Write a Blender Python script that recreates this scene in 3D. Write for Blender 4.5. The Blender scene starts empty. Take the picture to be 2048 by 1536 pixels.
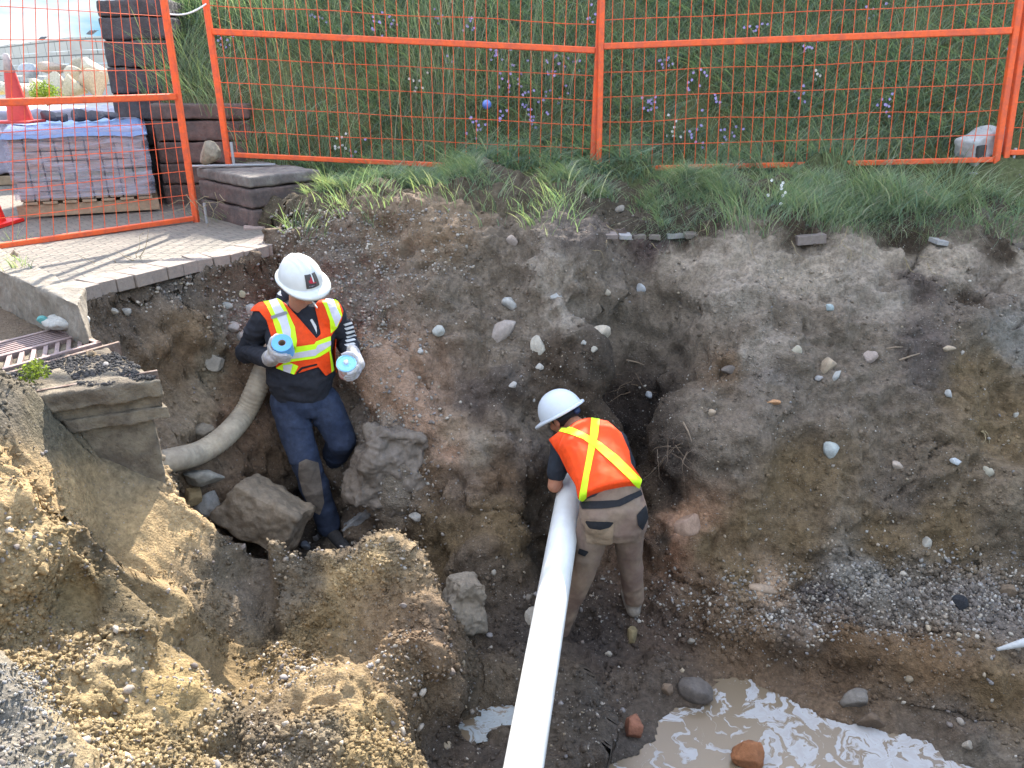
import bpy, bmesh, math, random
import numpy as np
from mathutils import Vector, Matrix, Euler
S = bpy.context.scene
COL = S.collection
rad = math.radians
# ---------------------------------------------------------------- camera, sky, sun, exposure
PITCH = rad(22.0); FPX = 1538.0; CZ = 1.05           # photo is 2048 x 1536; pavers are z = 0
cam = bpy.data.cameras.new('camera'); camo = bpy.data.objects.new('camera', cam); COL.objects.link(camo)
camo.location = (0, 0, CZ); camo.rotation_euler = (rad(90) - PITCH, 0, 0)
cam.sensor_width = 36; cam.lens = 36 * FPX / 2048; cam.clip_start = .05; cam.clip_end = 2000
S.camera = camo
SUN_EL = rad(37.5); SUN_AZ = rad(5.0)                  # azimuth measured from +y towards +x
w = bpy.data.worlds.new('World'); S.world = w; w.use_nodes = True
wn = w.node_tree.nodes; wl = w.node_tree.links; wn.clear()
wo = wn.new('ShaderNodeOutputWorld'); wb = wn.new('ShaderNodeBackground'); wb.inputs[1].default_value = .15
sky = wn.new('ShaderNodeTexSky'); sky.sky_type = 'NISHITA'; sky.sun_disc = False
sky.sun_elevation = SUN_EL; sky.sun_rotation = SUN_AZ; sky.air_density = 1.0; sky.dust_density = .6
tc = wn.new('ShaderNodeTexCoord'); cl = wn.new('ShaderNodeTexNoise'); cl.inputs['Scale'].default_value = 3.2
cl.inputs['Detail'].default_value = 7; cl.inputs['Roughness'].default_value = .55
mp = wn.new('ShaderNodeMapping'); mp.inputs['Scale'].default_value = (1, 1, 3.2); mp.inputs['Location'].default_value = (3.1, 1.7, .4)
cr = wn.new('ShaderNodeValToRGB'); cr.color_ramp.elements[0].position = .47; cr.color_ramp.elements[1].position = .60
mx = wn.new('ShaderNodeMixRGB'); mx.inputs[2].default_value = (11, 11.3, 11.6, 1)
wl.new(tc.outputs['Generated'], mp.inputs[0]); wl.new(mp.outputs[0], cl.inputs['Vector']); wl.new(cl.outputs[0], cr.inputs[0])
wl.new(cr.outputs[0], mx.inputs[0]); hs = wn.new('ShaderNodeHueSaturation'); hs.inputs['Saturation'].default_value = 1.6; wl.new(sky.outputs[0], hs.inputs['Color']); wl.new(hs.outputs[0], mx.inputs[1]); gm = wn.new('ShaderNodeSeparateXYZ'); wl.new(tc.outputs['Generated'], gm.inputs[0]); gr0 = wn.new('ShaderNodeMapRange'); gr0.inputs[1].default_value = .12; gr0.inputs[2].default_value = .5; wl.new(gm.outputs[2], gr0.inputs[0])
lo = wn.new('ShaderNodeMixRGB'); lo.inputs[1].default_value = (.55, 1.3, 1.9, 1); lo.inputs[2].default_value = (2.3, 2.4, 2.5, 1); wl.new(cr.outputs[0], lo.inputs[0])
mz = wn.new('ShaderNodeMixRGB'); wl.new(gr0.outputs[0], mz.inputs[0]); wl.new(lo.outputs[0], mz.inputs[1]); wl.new(mx.outputs[0], mz.inputs[2]); wl.new(mz.outputs[0], wb.inputs[0])
wl.new(wb.outputs[0], wo.inputs[0])
sl = bpy.data.lights.new('sun', 'SUN'); sl.energy = 5.0; sl.angle = rad(.5); sl.color = (1, .95, .86)
so = bpy.data.objects.new('sun', sl); COL.objects.link(so)
sd = Vector((math.sin(SUN_AZ) * math.cos(SUN_EL), math.cos(SUN_AZ) * math.cos(SUN_EL), math.sin(SUN_EL)))
so.rotation_euler = sd.to_track_quat('Z', 'Y').to_euler(); so.location = sd * 30
vs = S.view_settings; vs.view_transform = 'Standard'; vs.look = 'None'; vs.exposure = 1.8; vs.gamma = 1.0; vs.use_curve_mapping = False
S.cycles.use_denoising = True

# ---------------------------------------------------------------- helpers
CP, SP = math.cos(PITCH), math.sin(PITCH)
def ray(px, py):
    u = (px - 1024) / FPX; v = (768 - py) / FPX
    return np.array([u, v * SP + CP, v * CP - SP])
def atD(px, py, D):
    d = ray(px, py); p = d * (D / d[1]); p[2] += CZ; return p
def atZ(px, py, z):
    d = ray(px, py); p = d * ((z - CZ) / d[2]); p[2] += CZ; return p
def proj(P):
    P = np.asarray(P, float); q = P - np.array([0, 0, CZ])
    dep = q[..., 1] * CP - q[..., 2] * SP; up = q[..., 1] * SP + q[..., 2] * CP
    return 1024 + FPX * q[..., 0] / dep, 768 - FPX * up / dep, dep
def _h(ix, iy, iz, s):
    n = (ix * 374761393 + iy * 668265263 + iz * 2147483647 + s * 1274126177) & 0xffffffff
    n = ((n ^ (n >> 13)) * 1274126177) & 0xffffffff
    n = ((n ^ (n >> 16)) * 2246822519) & 0xffffffff
    return ((n ^ (n >> 15)) & 0xffff) / 65535.0
def vnoise(P, s=0):
    F = np.floor(P); f = P - F; I = F.astype(np.int64); f = f * f * (3 - 2 * f); r = 0
    for a in (0, 1):
        wa = f[:, 0] if a else 1 - f[:, 0]
        for b in (0, 1):
            wb_ = f[:, 1] if b else 1 - f[:, 1]
            for c in (0, 1):
                wc = f[:, 2] if c else 1 - f[:, 2]
                r = r + wa * wb_ * wc * _h(I[:, 0] + a, I[:, 1] + b, I[:, 2] + c, s)
    return r * 2 - 1
def fbm(P, sc, octv=4, s=0, rough=.5, ridge=False):
    P = np.asarray(P, float); r = np.zeros(len(P)); a = 1.; t = 0
    for i in range(octv):
        n = vnoise(P * sc * (2.03 ** i) + 17.3 * i, s + i * 7)
        if ridge: n = 1 - 2 * np.abs(n)
        r += a * n; t += a; a *= rough
    return r / t
def tag(o, label=None, cat=None, group=None, kind=None):
    if label: o['label'] = label
    if cat: o['category'] = cat
    if group: o['group'] = group
    if kind: o['kind'] = kind
    return o
def empty(name, loc, label, cat, group=None, rz=0):
    o = bpy.data.objects.new(name, None); o.location = loc; o.rotation_euler = (0, 0, rz); o.empty_display_size = .1
    COL.objects.link(o); return tag(o, label, cat, group)
def link(name, me, mats, parent=None, smooth=False, world=True):
    o = bpy.data.objects.new(name, me); COL.objects.link(o)
    for m in (mats if isinstance(mats, (list, tuple)) else [mats]): me.materials.append(m)
    if smooth: me.polygons.foreach_set('use_smooth', np.ones(len(me.polygons), bool))
    if parent:
        o.parent = parent
        if world:
            o.matrix_parent_inverse = pmat(parent).inverted()
    return o
def pmat(p):
    m = Matrix.LocRotScale(p.location, p.rotation_euler, p.scale)
    if p.parent: m = pmat(p.parent) @ p.matrix_parent_inverse @ m
    return m
def npmesh(name, V, F, mi=None, attrs=None):
    """V (n,3), F (m,k) equal-size faces or a list of index lists"""
    me = bpy.data.meshes.new(name); V = np.asarray(V, np.float32)
    if isinstance(F, np.ndarray):
        m, k = F.shape; me.vertices.add(len(V)); me.vertices.foreach_set('co', V.ravel())
        me.loops.add(m * k); me.loops.foreach_set('vertex_index', F.astype(np.int32).ravel())
        me.polygons.add(m); me.polygons.foreach_set('loop_start', np.arange(0, m * k, k, dtype=np.int32))
        me.update(calc_edges=True)
    else:
        me.from_pydata([tuple(map(float, v)) for v in V], [], F)
    if mi is not None: me.polygons.foreach_set('material_index', np.asarray(mi, np.int32))
    if attrs:
        for k_, a in attrs.items():
            a = np.asarray(a, np.float32)
            if a.ndim == 2:
                if a.shape[1] == 3: a = np.concatenate([a, np.ones((len(a), 1), np.float32)], 1)
                at = me.attributes.new(k_, 'FLOAT_COLOR', 'POINT'); at.data.foreach_set('color', a.ravel())
            else:
                at = me.attributes.new(k_, 'FLOAT', 'POINT'); at.data.foreach_set('value', a)
    me.validate(); me.update(); return me
class MB:
    def __init__(s): s.bm = bmesh.new()
    def box(s, c, size, rot=None, bevel=0, seg=2):
        r = bmesh.ops.create_cube(s.bm, size=1); vs_ = r['verts']
        M = Matrix.Translation(c) @ (rot.to_matrix().to_4x4() if rot is not None else Matrix()) @ Matrix.Diagonal((*size, 1))
        bmesh.ops.transform(s.bm, matrix=M, verts=vs_)
        if bevel:
            es = list({e for v in vs_ for e in v.link_edges})
            bmesh.ops.bevel(s.bm, geom=es, offset=bevel, segments=seg, affect='EDGES', profile=.6)
        return s
    def tube(s, pts, r, n=10, cap=True, squash=None):
        pts = [Vector(p) for p in pts]; rs = r if isinstance(r, (list, tuple)) else [r] * len(pts); rings = []; up = None
        for i, p in enumerate(pts):
            d = (pts[min(i + 1, len(pts) - 1)] - pts[max(i - 1, 0)]).normalized()
            if up is None: up = Vector((0, 0, 1)) if abs(d.z) < .9 else Vector((0, 1, 0))
            a = d.cross(up).normalized(); b = a.cross(d).normalized(); up = b
            rr = rs[i] if isinstance(rs[i], (tuple, list)) else (rs[i], rs[i])
            rings.append([s.bm.verts.new(p + a * math.cos(2 * math.pi * k / n) * rr[0] + b * math.sin(2 * math.pi * k / n) * rr[1]) for k in range(n)])
        for A, B in zip(rings, rings[1:]):
            for k in range(n): s.bm.faces.new((A[k], A[(k + 1) % n], B[(k + 1) % n], B[k]))
        if cap:
            s.bm.faces.new(rings[0][::-1]); s.bm.faces.new(rings[-1])
        return s
    def prism(s, poly, z0, z1):
        a = [s.bm.verts.new((p[0], p[1], z0)) for p in poly]; b = [s.bm.verts.new((p[0], p[1], z1)) for p in poly]; n = len(poly)
        s.bm.faces.new(a[::-1]); s.bm.faces.new(b)
        for k in range(n): s.bm.faces.new((a[k], a[(k + 1) % n], b[(k + 1) % n], b[k]))
        return s
    def lathe(s, prof, c=(0, 0, 0), n=24, rot=None, cap=False):
        c = Vector(c); R = rot.to_matrix() if rot is not None else Matrix.Identity(3); rings = []
        for (r, z) in prof: rings.append([s.bm.verts.new(c + R @ Vector((r * math.cos(2 * math.pi * k / n), r * math.sin(2 * math.pi * k / n), z))) for k in range(n)])
        for A, B in zip(rings, rings[1:]):
            for k in range(n): s.bm.faces.new((A[k], A[(k + 1) % n], B[(k + 1) % n], B[k]))
        if cap: s.bm.faces.new(rings[0][::-1]); s.bm.faces.new(rings[-1])
        return s
    def mesh(s, name):
        bmesh.ops.recalc_face_normals(s.bm, faces=s.bm.faces[:]); me = bpy.data.meshes.new(name); s.bm.to_mesh(me); s.bm.free(); return me
    def build(s, name, mat, parent=None, smooth=False):
        return link(name, s.mesh(name), mat, parent, smooth)

def mat(name, col, rough=.8, metal=0., var=.25, nsc=20, bump=.3, bsc=60, bdist=.01, col2=None, attr=None, spec=.3, coat=0, detail=6, sub=0, emit=None, obj=True):
    m = bpy.data.materials.new(name); m.use_nodes = True; nt = m.node_tree; N = nt.nodes; L = nt.links
    b = N['Principled BSDF']; b.inputs['Roughness'].default_value = rough; b.inputs['Metallic'].default_value = metal
    b.inputs['Specular IOR Level'].default_value = spec; b.inputs['Coat Weight'].default_value = coat
    t = N.new('ShaderNodeTexCoord'); src = t.outputs['Object']
    if attr:
        a = N.new('ShaderNodeAttribute'); a.attribute_name = attr; base = a.outputs['Color']
    else:
        a = N.new('ShaderNodeRGB'); a.outputs[0].default_value = (*col, 1); base = a.outputs[0]
    n = N.new('ShaderNodeTexNoise'); n.inputs['Scale'].default_value = nsc; n.inputs['Detail'].default_value = detail; n.inputs['Roughness'].default_value = .65; L.new(src, n.inputs['Vector'])
    if col2 is not None:
        r = N.new('ShaderNodeValToRGB'); r.color_ramp.elements[0].position = .42; r.color_ramp.elements[1].position = .6; L.new(n.outputs[0], r.inputs[0])
        q = N.new('ShaderNodeMixRGB'); L.new(r.outputs[0], q.inputs[0]); L.new(base, q.inputs[1]); q.inputs[2].default_value = (*col2, 1); base = q.outputs[0]
    mr = N.new('ShaderNodeMapRange'); mr.inputs[1].default_value = .25; mr.inputs[2].default_value = .75
    mr.inputs[3].default_value = 1 - var; mr.inputs[4].default_value = 1 + var
    n2 = N.new('ShaderNodeTexNoise'); n2.inputs['Scale'].default_value = nsc * 2.7; n2.inputs['Detail'].default_value = detail; n2.inputs['Roughness'].default_value = .7; L.new(src, n2.inputs['Vector']); L.new(n2.outputs[0], mr.inputs[0])
    h = N.new('ShaderNodeVectorMath'); h.operation = 'SCALE'; L.new(base, h.inputs[0]); L.new(mr.outputs[0], h.inputs['Scale']); L.new(h.outputs[0], b.inputs['Base Color'])
    if bump:
        nb = N.new('ShaderNodeTexNoise'); nb.inputs['Scale'].default_value = bsc; nb.inputs['Detail'].default_value = 8; nb.inputs['Roughness'].default_value = .65; L.new(src, nb.inputs['Vector'])
        bp = N.new('ShaderNodeBump'); bp.inputs['Strength'].default_value = bump; bp.inputs['Distance'].default_value = bdist; L.new(nb.outputs[0], bp.inputs['Height']); L.new(bp.outputs[0], b.inputs['Normal'])
    if sub: b.inputs['Subsurface Weight'].default_value = sub; b.inputs['Subsurface Scale'].default_value = .01
    return m
def interp(x, xs, ys): return np.interp(x, xs, ys)
rng = np.random.default_rng(7); random.seed(7)
# ---------------------------------------------------------------- the ground: trench, bank and hill as one sheet
# control points: (pixel x, pixel y in the photo, distance y in metres)
CTL = [
 # bank lip and wall, right part
 (1000,440,5.25),(1200,440,5.3),(1400,440,5.3),(1600,445,5.25),(1800,455,5.2),(2048,470,5.1),(2300,480,5.0),
 (1000,345,6.1),(1400,345,6.1),(1800,340,5.8),(2048,345,5.6),(2300,350,5.5),(700,400,5.75),(900,345,6.1),
 (1000,480,5.1),(1200,480,5.12),(1400,490,5.1),(1600,510,5.0),(1800,530,4.95),(2048,540,4.9),
 (1000,600,4.78),(1200,600,4.78),(1400,600,4.78),(1600,610,4.72),(1800,600,4.7),(2048,610,4.65),
 (1000,720,4.5),(1200,720,4.55),(1400,720,4.5),(1600,720,4.45),(1800,720,4.42),(2048,720,4.4),
 (1000,820,4.28),(1120,800,4.4),(1360,830,4.28),(1600,850,4.18),(1800,850,4.15),(2048,850,4.12),
 (1240,830,4.75),(1200,900,4.65),(1290,900,4.6),(1240,1000,4.35),(1350,950,4.08),(1480,950,4.0),
 (1080,950,4.15),(1080,1100,3.98),(1350,1080,3.83),(1600,1000,3.92),(1800,1000,3.88),(2048,980,3.85),
 (1500,1130,3.72),(1600,1160,3.68),(1400,1150,3.7),(1750,1120,3.75),(1900,1120,3.7),(2048,1100,3.65),
 # ledge with debris
 (1500,1210,3.48),(1600,1220,3.5),(1700,1215,3.5),(1800,1220,3.45),(1900,1220,3.42),(2048,1230,3.35),
 (1450,1240,3.42),(1600,1275,3.3),(1700,1290,3.25),(1850,1310,3.15),(2048,1350,3.0),
 (1450,1310,3.34),(1600,1350,3.19),(1700,1370,3.12),(1850,1400,2.98),(2048,1440,2.84),
 # trench floor
 (1300,1150,3.75),(1300,1230,3.56),(1330,1300,3.4),(1400,1350,3.3),(1200,1200,3.62),(1150,1290,3.42),(1200,1380,3.1),(1150,1470,2.86),
 (1050,1350,3.2),(950,1300,3.28),(1000,1470,2.86),(900,1500,2.72),(900,1580,2.5),(1100,1580,2.55),(1250,1600,2.52),
 (1300,1530,2.8),(1450,1450,3.0),(1600,1530,2.75),(1450,1560,2.75),(1700,1590,2.6),(1900,1500,2.82),(2048,1540,2.72),(1850,1600,2.6),(2200,1600,2.6),
 # centre left wall
 (900,425,5.15),(740,445,5.1),(640,460,5.2),(560,490,5.1),(900,480,5.0),(740,520,4.95),(640,520,5.0),
 (800,600,4.8),(700,620,4.75),(640,700,4.65),(800,700,4.55),(900,700,4.52),(740,780,4.42),(860,800,4.36),(900,900,4.15),
 (740,860,4.3),(800,950,4.06),(880,980,3.98),(960,900,4.12),(960,1000,3.9),(1010,1080,3.78),(940,1120,3.7),(960,1200,3.55),(880,1180,3.72),
 (820,1040,4.0),(760,1050,4.14),(720,990,4.38),
 # hollow where the man stands
 (670,1090,4.2),(620,1060,4.3),(560,1120,4.1),(700,1150,3.95),(800,1140,3.8),(640,980,4.52),(560,900,4.7),(480,980,4.4),(430,930,4.55),(560,800,4.82),
 (480,850,4.75),(380,880,4.65),(430,760,4.85),(360,780,4.8),(480,650,4.95),(400,600,4.8),(480,560,5.0),(300,700,4.55),(220,650,4.2),(350,700,4.7),(300,820,4.45),(360,1000,4.15),(430,1050,4.0),
]
CTLN = [
 (345,1000,3.10),(300,950,3.08),(235,890,3.05),(180,860,2.98),(60,850,2.75),(0,870,2.6),(-200,900,2.4),(-200,1200,2.0),(400,1035,3.15),
 (100,950,2.65),(200,1000,2.7),(300,1080,2.8),(60,1100,2.3),(180,1120,2.42),(300,1150,2.66),(180,1250,2.35),(90,1290,2.18),(240,1180,2.55),(120,1370,2.02),
 (270,1228,2.46),(300,1290,2.42),(210,1320,2.2),(140,1430,1.95),(40,1420,1.6),(40,1540,1.4),(-200,1500,1.3),(160,1560,1.65),(300,1420,2.1),(300,1560,1.78),
 (470,1078,3.18),(540,1088,3.12),(620,1130,3.12),(650,1110,3.2),(720,1100,3.24),(790,1082,3.28),(835,1130,3.2),(872,1210,3.04),(868,1290,2.86),(820,1370,2.66),(805,1450,2.46),(820,1545,2.24),
 (420,1110,3.0),(430,1190,2.86),(520,1170,3.0),(600,1190,3.0),(500,1290,2.80),(600,1290,2.82),(420,1290,2.66),(690,1170,3.12),(780,1180,3.14),(700,1250,2.98),(800,1270,2.92),(740,1330,2.78),(420,1400,2.42),(540,1400,2.52),(640,1400,2.46),(730,1430,2.42),(440,1560,2.0),(600,1560,2.05),(740,1560,2.08),
 (0,1800,1.0),(500,1800,1.45),(800,1800,1.7)]
CTL += [(900,1800,1.85),(1300,1800,1.95),(1800,1800,2.1),(2300,1100,3.6),(2300,700,4.4),
]
C = np.array([atD(*c) for c in CTL]); CN = np.array([atD(*c) for c in CTLN])
# rbf (thin plate) on (x, y) -> z
def tps_fit(X, z, lam=.002):
    n = len(X); r = np.linalg.norm(X[:, None] - X[None], axis=2); K = r * r * np.log(r + 1e-9) + lam * np.eye(n)
    Pm = np.c_[np.ones(n), X]; A = np.block([[K, Pm], [Pm.T, np.zeros((3, 3))]]); return np.linalg.solve(A, np.r_[z, 0, 0, 0])
def tps_eval(X, wts, Q):
    out = np.zeros(len(Q)); n = len(X)
    for i in range(0, len(Q), 20000):
        q = Q[i:i + 20000]; r = np.sqrt(((q[:, None] - X[None]) ** 2).sum(2)); out[i:i + 20000] = (r * r * np.log(r + 1e-9)) @ wts[:n] + wts[n] + q @ wts[n + 1:]
    return out
W_ = tps_fit(C[:, :2], C[:, 2]); WN_ = tps_fit(CN[:, :2], CN[:, 2])
def axis(spec):
    a = [spec[0][0]]
    for (s0, s1, d) in spec:
        n = max(1, int(round((s1 - s0) / d))); a += list(np.linspace(s0, s1, n + 1)[1:])
    return np.array(a)
gx = axis([(-7, -3.2, .08), (-3.2, 3.4, .0135), (3.4, 8, .08)])
gy = axis([(.5, 1.3, .03), (1.3, 3.2, .0085), (3.2, 5.3, .0105), (5.3, 6.6, .02), (6.6, 13, .08)])
NX, NY = len(gx), len(gy); GX, GY = np.meshgrid(gx, gy); Q = np.c_[GX.ravel(), GY.ravel()]
Zt = tps_eval(C[:, :2], W_, np.c_[np.clip(Q[:, 0], -2.6, 3.9), np.clip(Q[:, 1], 1.1, 6.1)])
Zn = tps_eval(CN[:, :2], WN_, np.c_[np.clip(Q[:, 0], -2.6, .2), np.clip(Q[:, 1], .9, 3.5)])
X_, Y_ = Q[:, 0], Q[:, 1]
def sd_poly(Px, Py, poly):
    """signed distance, negative inside"""
    d = np.full(len(Px), 1e9); ins = np.zeros(len(Px), bool); n = len(poly)
    for i in range(n):
        a = np.array(poly[i]); b = np.array(poly[(i + 1) % n]); e = b - a
        wx, wy = Px - a[0], Py - a[1]; t = np.clip((wx * e[0] + wy * e[1]) / (e @ e), 0, 1)
        d = np.minimum(d, (wx - e[0] * t) ** 2 + (wy - e[1] * t) ** 2)
        c1 = (a[1] > Py) != (b[1] > Py)
        with np.errstate(divide='ignore', invalid='ignore'):
            xi = (b[0] - a[0]) * (Py - a[1]) / (b[1] - a[1]) + a[0]
        ins ^= c1 & (Px < xi)
    d = np.sqrt(d); return np.where(ins, -d, d)
EDGE = [tuple(atZ(px, py, 0)[:2]) for px, py in ((150,582),(210,566),(300,545),(400,521),(470,509),(540,490),(575,470))]
PAVE = EDGE + [(-1.75, 5.55), (-2.3, 6.3), (-3.0, 7.0), (-3.4, 8), (-6.5, 14), (-12, 14), (-12, 5), (-3.3, 4.95)]
CURB_B = (atZ(150,582,0)[:2], np.array([-3.24, 4.8])); CURB_F = (atZ(142,614,0)[:2], np.array([-2.9, 4.27]))
BASIN_C = np.array([-1.566, 3.16]); BR = np.array([-2.33, 3.9]); BL = np.array([-2.25, 2.86])
CRP = np.array([atD(*c) for c in ((348,985,3.12),(372,1010,3.14),(400,1035,3.17),(440,1062,3.19),(470,1076,3.19),(540,1086,3.14),(585,1110,3.14),(620,1129,3.14),(650,1108,3.2),(720,1098,3.26),(760,1085,3.29),(795,1080,3.29),(835,1128,3.2),(860,1170,3.12),(876,1215,3.04),(872,1290,2.87),(822,1370,2.66),(806,1450,2.46),(822,1545,2.24),(800,1800,1.7))])
# STREET polygon: gutter and basin level
def near_line(Px, Py, L):
    d = np.full(len(Px), 1e9); zz = np.zeros(len(Px))
    for a, b in zip(L, L[1:]):
        e = b[:2] - a[:2]; t = np.clip(((Px - a[0]) * e[0] + (Py - a[1]) * e[1]) / (e @ e), 0, 1); q = np.hypot(Px - a[0] - e[0] * t, Py - a[1] - e[1] * t); m = q < d; d[m] = q[m]; zz[m] = (a[2] + (b[2] - a[2]) * t)[m]
    return d, zz
wj = np.c_[fbm(np.c_[X_, Y_, 0 * X_], 5, 3, 301), fbm(np.c_[X_, Y_, 0 * X_], 5, 3, 302)] * .045
NEARP = [tuple(c[:2]) for c in CRP] + [(-.2, .3), (-7, .3), (-7, 2.2), (-4.2, 2.1), tuple(BL), tuple(BASIN_C)]
sn = sd_poly(X_ + wj[:, 0], Y_ + wj[:, 1], NEARP); dl, zl = near_line(X_, Y_, CRP)
Zt = np.clip(Zt, -2.05, .45); side = (dl < 1.3) & ((X_ > -1.62) | (Y_ < 2.7))
Zt = np.where(sn < 0, np.clip(Zn, -2.0, .2), np.where(side, np.maximum(Zt, np.minimum(zl, .2) - 2.6 * np.clip(sn, 0, 9) - .01), Zt))
STREET = [tuple(BASIN_C + (-.17, .02)), tuple(BR + (-.05,-.05)), tuple(CURB_B[0]), (-3.3, 4.95), (-12, 13), (-12, 0), (-4.2, 2.1), tuple(BL)]
wob = fbm(np.c_[X_ * 1., Y_ * 1., 0 * X_], 6, 3, 5) * .03
sp = sd_poly(X_, Y_, PAVE) + wob * .3; ss = sd_poly(X_, Y_, STREET) + wob
Z0 = Zt.copy()
Z0 = np.where(sp < 0.02, -.075, np.maximum(np.minimum(Z0, .6), -.075 - 3.6 * (sp - .02)))
Z0 = np.where((sp >= .02) & (X_ > -1.9) & (Y_ > 5.0) & (Zt > -.1), Zt, Z0)
Z0 = np.where(ss < 0.0, -.235, np.where((sp > .02), np.maximum(Z0, -.235 - 6 * ss), Z0))
# hill
CREST = lambda x: interp(x, [-3.7, -3.0, -2.2, -1.2, -.2, .8, 2.5, 8], [.55, .95, 1.35, 1.9, 2.75, 3.25, 3.5, 3.6]) + CZ
y0 = 6.35 - .22 * np.clip(X_ - .6, 0, 4); xl = interp(Y_, [6.0, 6.78, 6.92, 7.3, 13], [-2.12, -2.15, -2.95, -3.25, -5.2])
zb = tps_eval(C[:, :2], W_, np.c_[np.clip(X_, -1.4, 3.9), np.clip(y0, 1, 6.1)])
zb = np.clip(zb, .22, .45)
hz = zb + np.clip(Y_ - y0, 0, 99) * .98; cz = CREST(X_ - (Y_ - 9.3) * .1)
hz = -np.log(np.exp(-hz * 3) + np.exp(-cz * 3)) / 3 - np.clip(Y_ - 9.9, 0, 9) * .25
hillm = np.clip((Y_ - y0) / .4, 0, 1); ml = np.clip((X_ - xl) / .12, 0, 1)
Zb = Z0 * (1 - hillm) + hz * hillm; Z0 = np.where(Y_ > y0 - .01, Zb * ml + (-.075) * (1 - ml), Z0)
hill = (Y_ > y0 - .35) & (ml > .5)
_cp = [tuple(cf_) for cf_ in (CURB_F[0] + np.array([.03, 0]), CURB_B[0] + np.array([.03, 0]), CURB_B[0] + (CURB_B[1] - CURB_B[0]) * 2, CURB_F[0] + (CURB_F[1] - CURB_F[0]) * 2)]
Z0 = np.where(sd_poly(X_, Y_, _cp) < -.01, np.minimum(Z0, -.3), Z0)
# the catch basin stands clear of the soil at its corner
fb_ = (BL - BASIN_C) / np.linalg.norm(BL - BASIN_C); fn_ = np.array([-fb_[1], fb_[0]]); fn_ = fn_ if fn_[1] < 0 else -fn_
cs_ = (X_ - BASIN_C[0]) * fb_[0] + (Y_ - BASIN_C[1]) * fb_[1]; cn_ = (X_ - BASIN_C[0]) * fn_[0] + (Y_ - BASIN_C[1]) * fn_[1]
lim = -.82 + np.clip(cs_, -.3, 1) * .9 + np.clip(cs_ - .3, 0, 1) * 1.6 - np.clip(cn_, 0, 1) * .9
Z0 = np.where((cs_ > -.35) & (cs_ < .62) & (cn_ > -.12) & (cn_ < .5) & ((cs_ < .03) | (cn_ > -.16)), np.minimum(Z0, lim), Z0)
Z0 = np.where((cs_ > -.5) & (cs_ < -.02) & (cn_ > -.9) & (cn_ < .0), np.minimum(Z0, -.9 + 0 * Z0), Z0)
# water hollows
PZ = CZ - 3.0; PZ2 = CZ - 2.92
PUD = [tuple(atZ(px, py, PZ)[:2]) for px, py in ((1425,1352),(1500,1368),(1600,1412),(1720,1452),(1850,1505),(1960,1560),(2050,1650),(1100,1650),(1225,1545),(1300,1470),(1340,1420),(1405,1392))]
PUD2 = [tuple(atZ(px, py, PZ2)[:2]) for px, py in ((1045,1408),(985,1412),(920,1462),(950,1478),(1035,1462),(1070,1440))]
wbl = fbm(np.c_[X_, Y_, X_ * 0], 5, 4, 15) * .13
for pol, pz in ((PUD, PZ), (PUD2, PZ2)):
    sw_ = sd_poly(X_, Y_, pol) + wbl * (1 if pz == PZ else .5); Z0 = np.where(sw_ < .35, np.where(sw_ < 0, np.minimum(Z0, pz) + np.clip(sw_ * .6, -.10, 0) - .004, np.maximum(Z0, pz + np.clip(sw_ * .35, 0, .05))), Z0)
# grid normals and rough displacement
def normals(Z):
    Zg = Z.reshape(NY, NX); dzy = np.gradient(Zg, gy, axis=0); dzx = np.gradient(Zg, gx, axis=1)
    n = np.dstack([-dzx, -dzy, np.ones_like(Zg)]).reshape(-1, 3); return n / np.linalg.norm(n, axis=1)[:, None]
P = np.c_[X_, Y_, Z0]; Nn = normals(Z0)
flat = np.clip(np.minimum(-np.minimum(sp, ss), 1) * -1, -1, 1); soil = 1 - np.clip(-np.minimum(sp, ss) / .05, 0, 1); soil = soil * np.clip(np.hypot(cs_ - .25, cn_ - .1) / .45, .25, 1)
near = np.clip(.5 - sn / .1, 0, 1)      # the near mound
wallm = np.clip((Y_ - 3.6) / .3, 0, 1)
pool = np.clip((PZ + .05 - Z0) / .05, 0, 1)
amp = .035 + .045 * wallm + .05 * near
d1 = fbm(P, 1.7, 3, 11) * 1.1 + fbm(P, 4.3, 3, 21) * .55
d2 = fbm(P + fbm(P, 3, 2, 3)[:, None] * .1, 9, 4, 31, .55, True) * .42
clod = fbm(P, 26, 3, 41, .6, True); cl2 = fbm(P, 60, 2, 51, .6)
tri = np.clip(fbm(P * np.array([1, 1, .35]), 5.5, 3, 61, .5, True) - .15, 0, 1)
disp = amp * (d1 + d2 * (.6 + .5 * near)) + (.011 + .010 * near) * clod + .004 * cl2 + .03 * tri * (.2 + near)
smoothz = np.clip(fbm(P, 2.1, 2, 77) * 1.6 + .3, 0, 1)                     # smooth scraped patches alternate with clods
disp = amp * (d1 + d2) + (.004 + (.012 + .012 * near) * smoothz) * clod + .0035 * cl2 * (.4 + smoothz) + .03 * tri * (.3 + near)
cmp_ = near * np.clip((Y_ - 2.15) / .25, 0, 1) * np.clip((-.95 - X_) / .2, 0, 1); lc_ = atD(765,1220,3.0); cmp_ = np.maximum(cmp_, near * np.exp(-(((P - lc_) / np.array([.26, .3, .26])) ** 2).sum(1) ** 2))       # compacted, scraped part of the near bank
grv = fbm(P * np.array([15, 6, 2.6]), 1, 3, 181, .55, True) * .010 * np.clip(fbm(P, 1.6, 2, 191) * 3, 0, 1) * (1 - near)
disp = disp * (1 - .55 * cmp_) + grv + cmp_ * (.010 * fbm(P * np.array([1, 1, .4]), 14, 4, 195, .6) + .02 * fbm(P, 3, 3, 197, .5, True))
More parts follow.
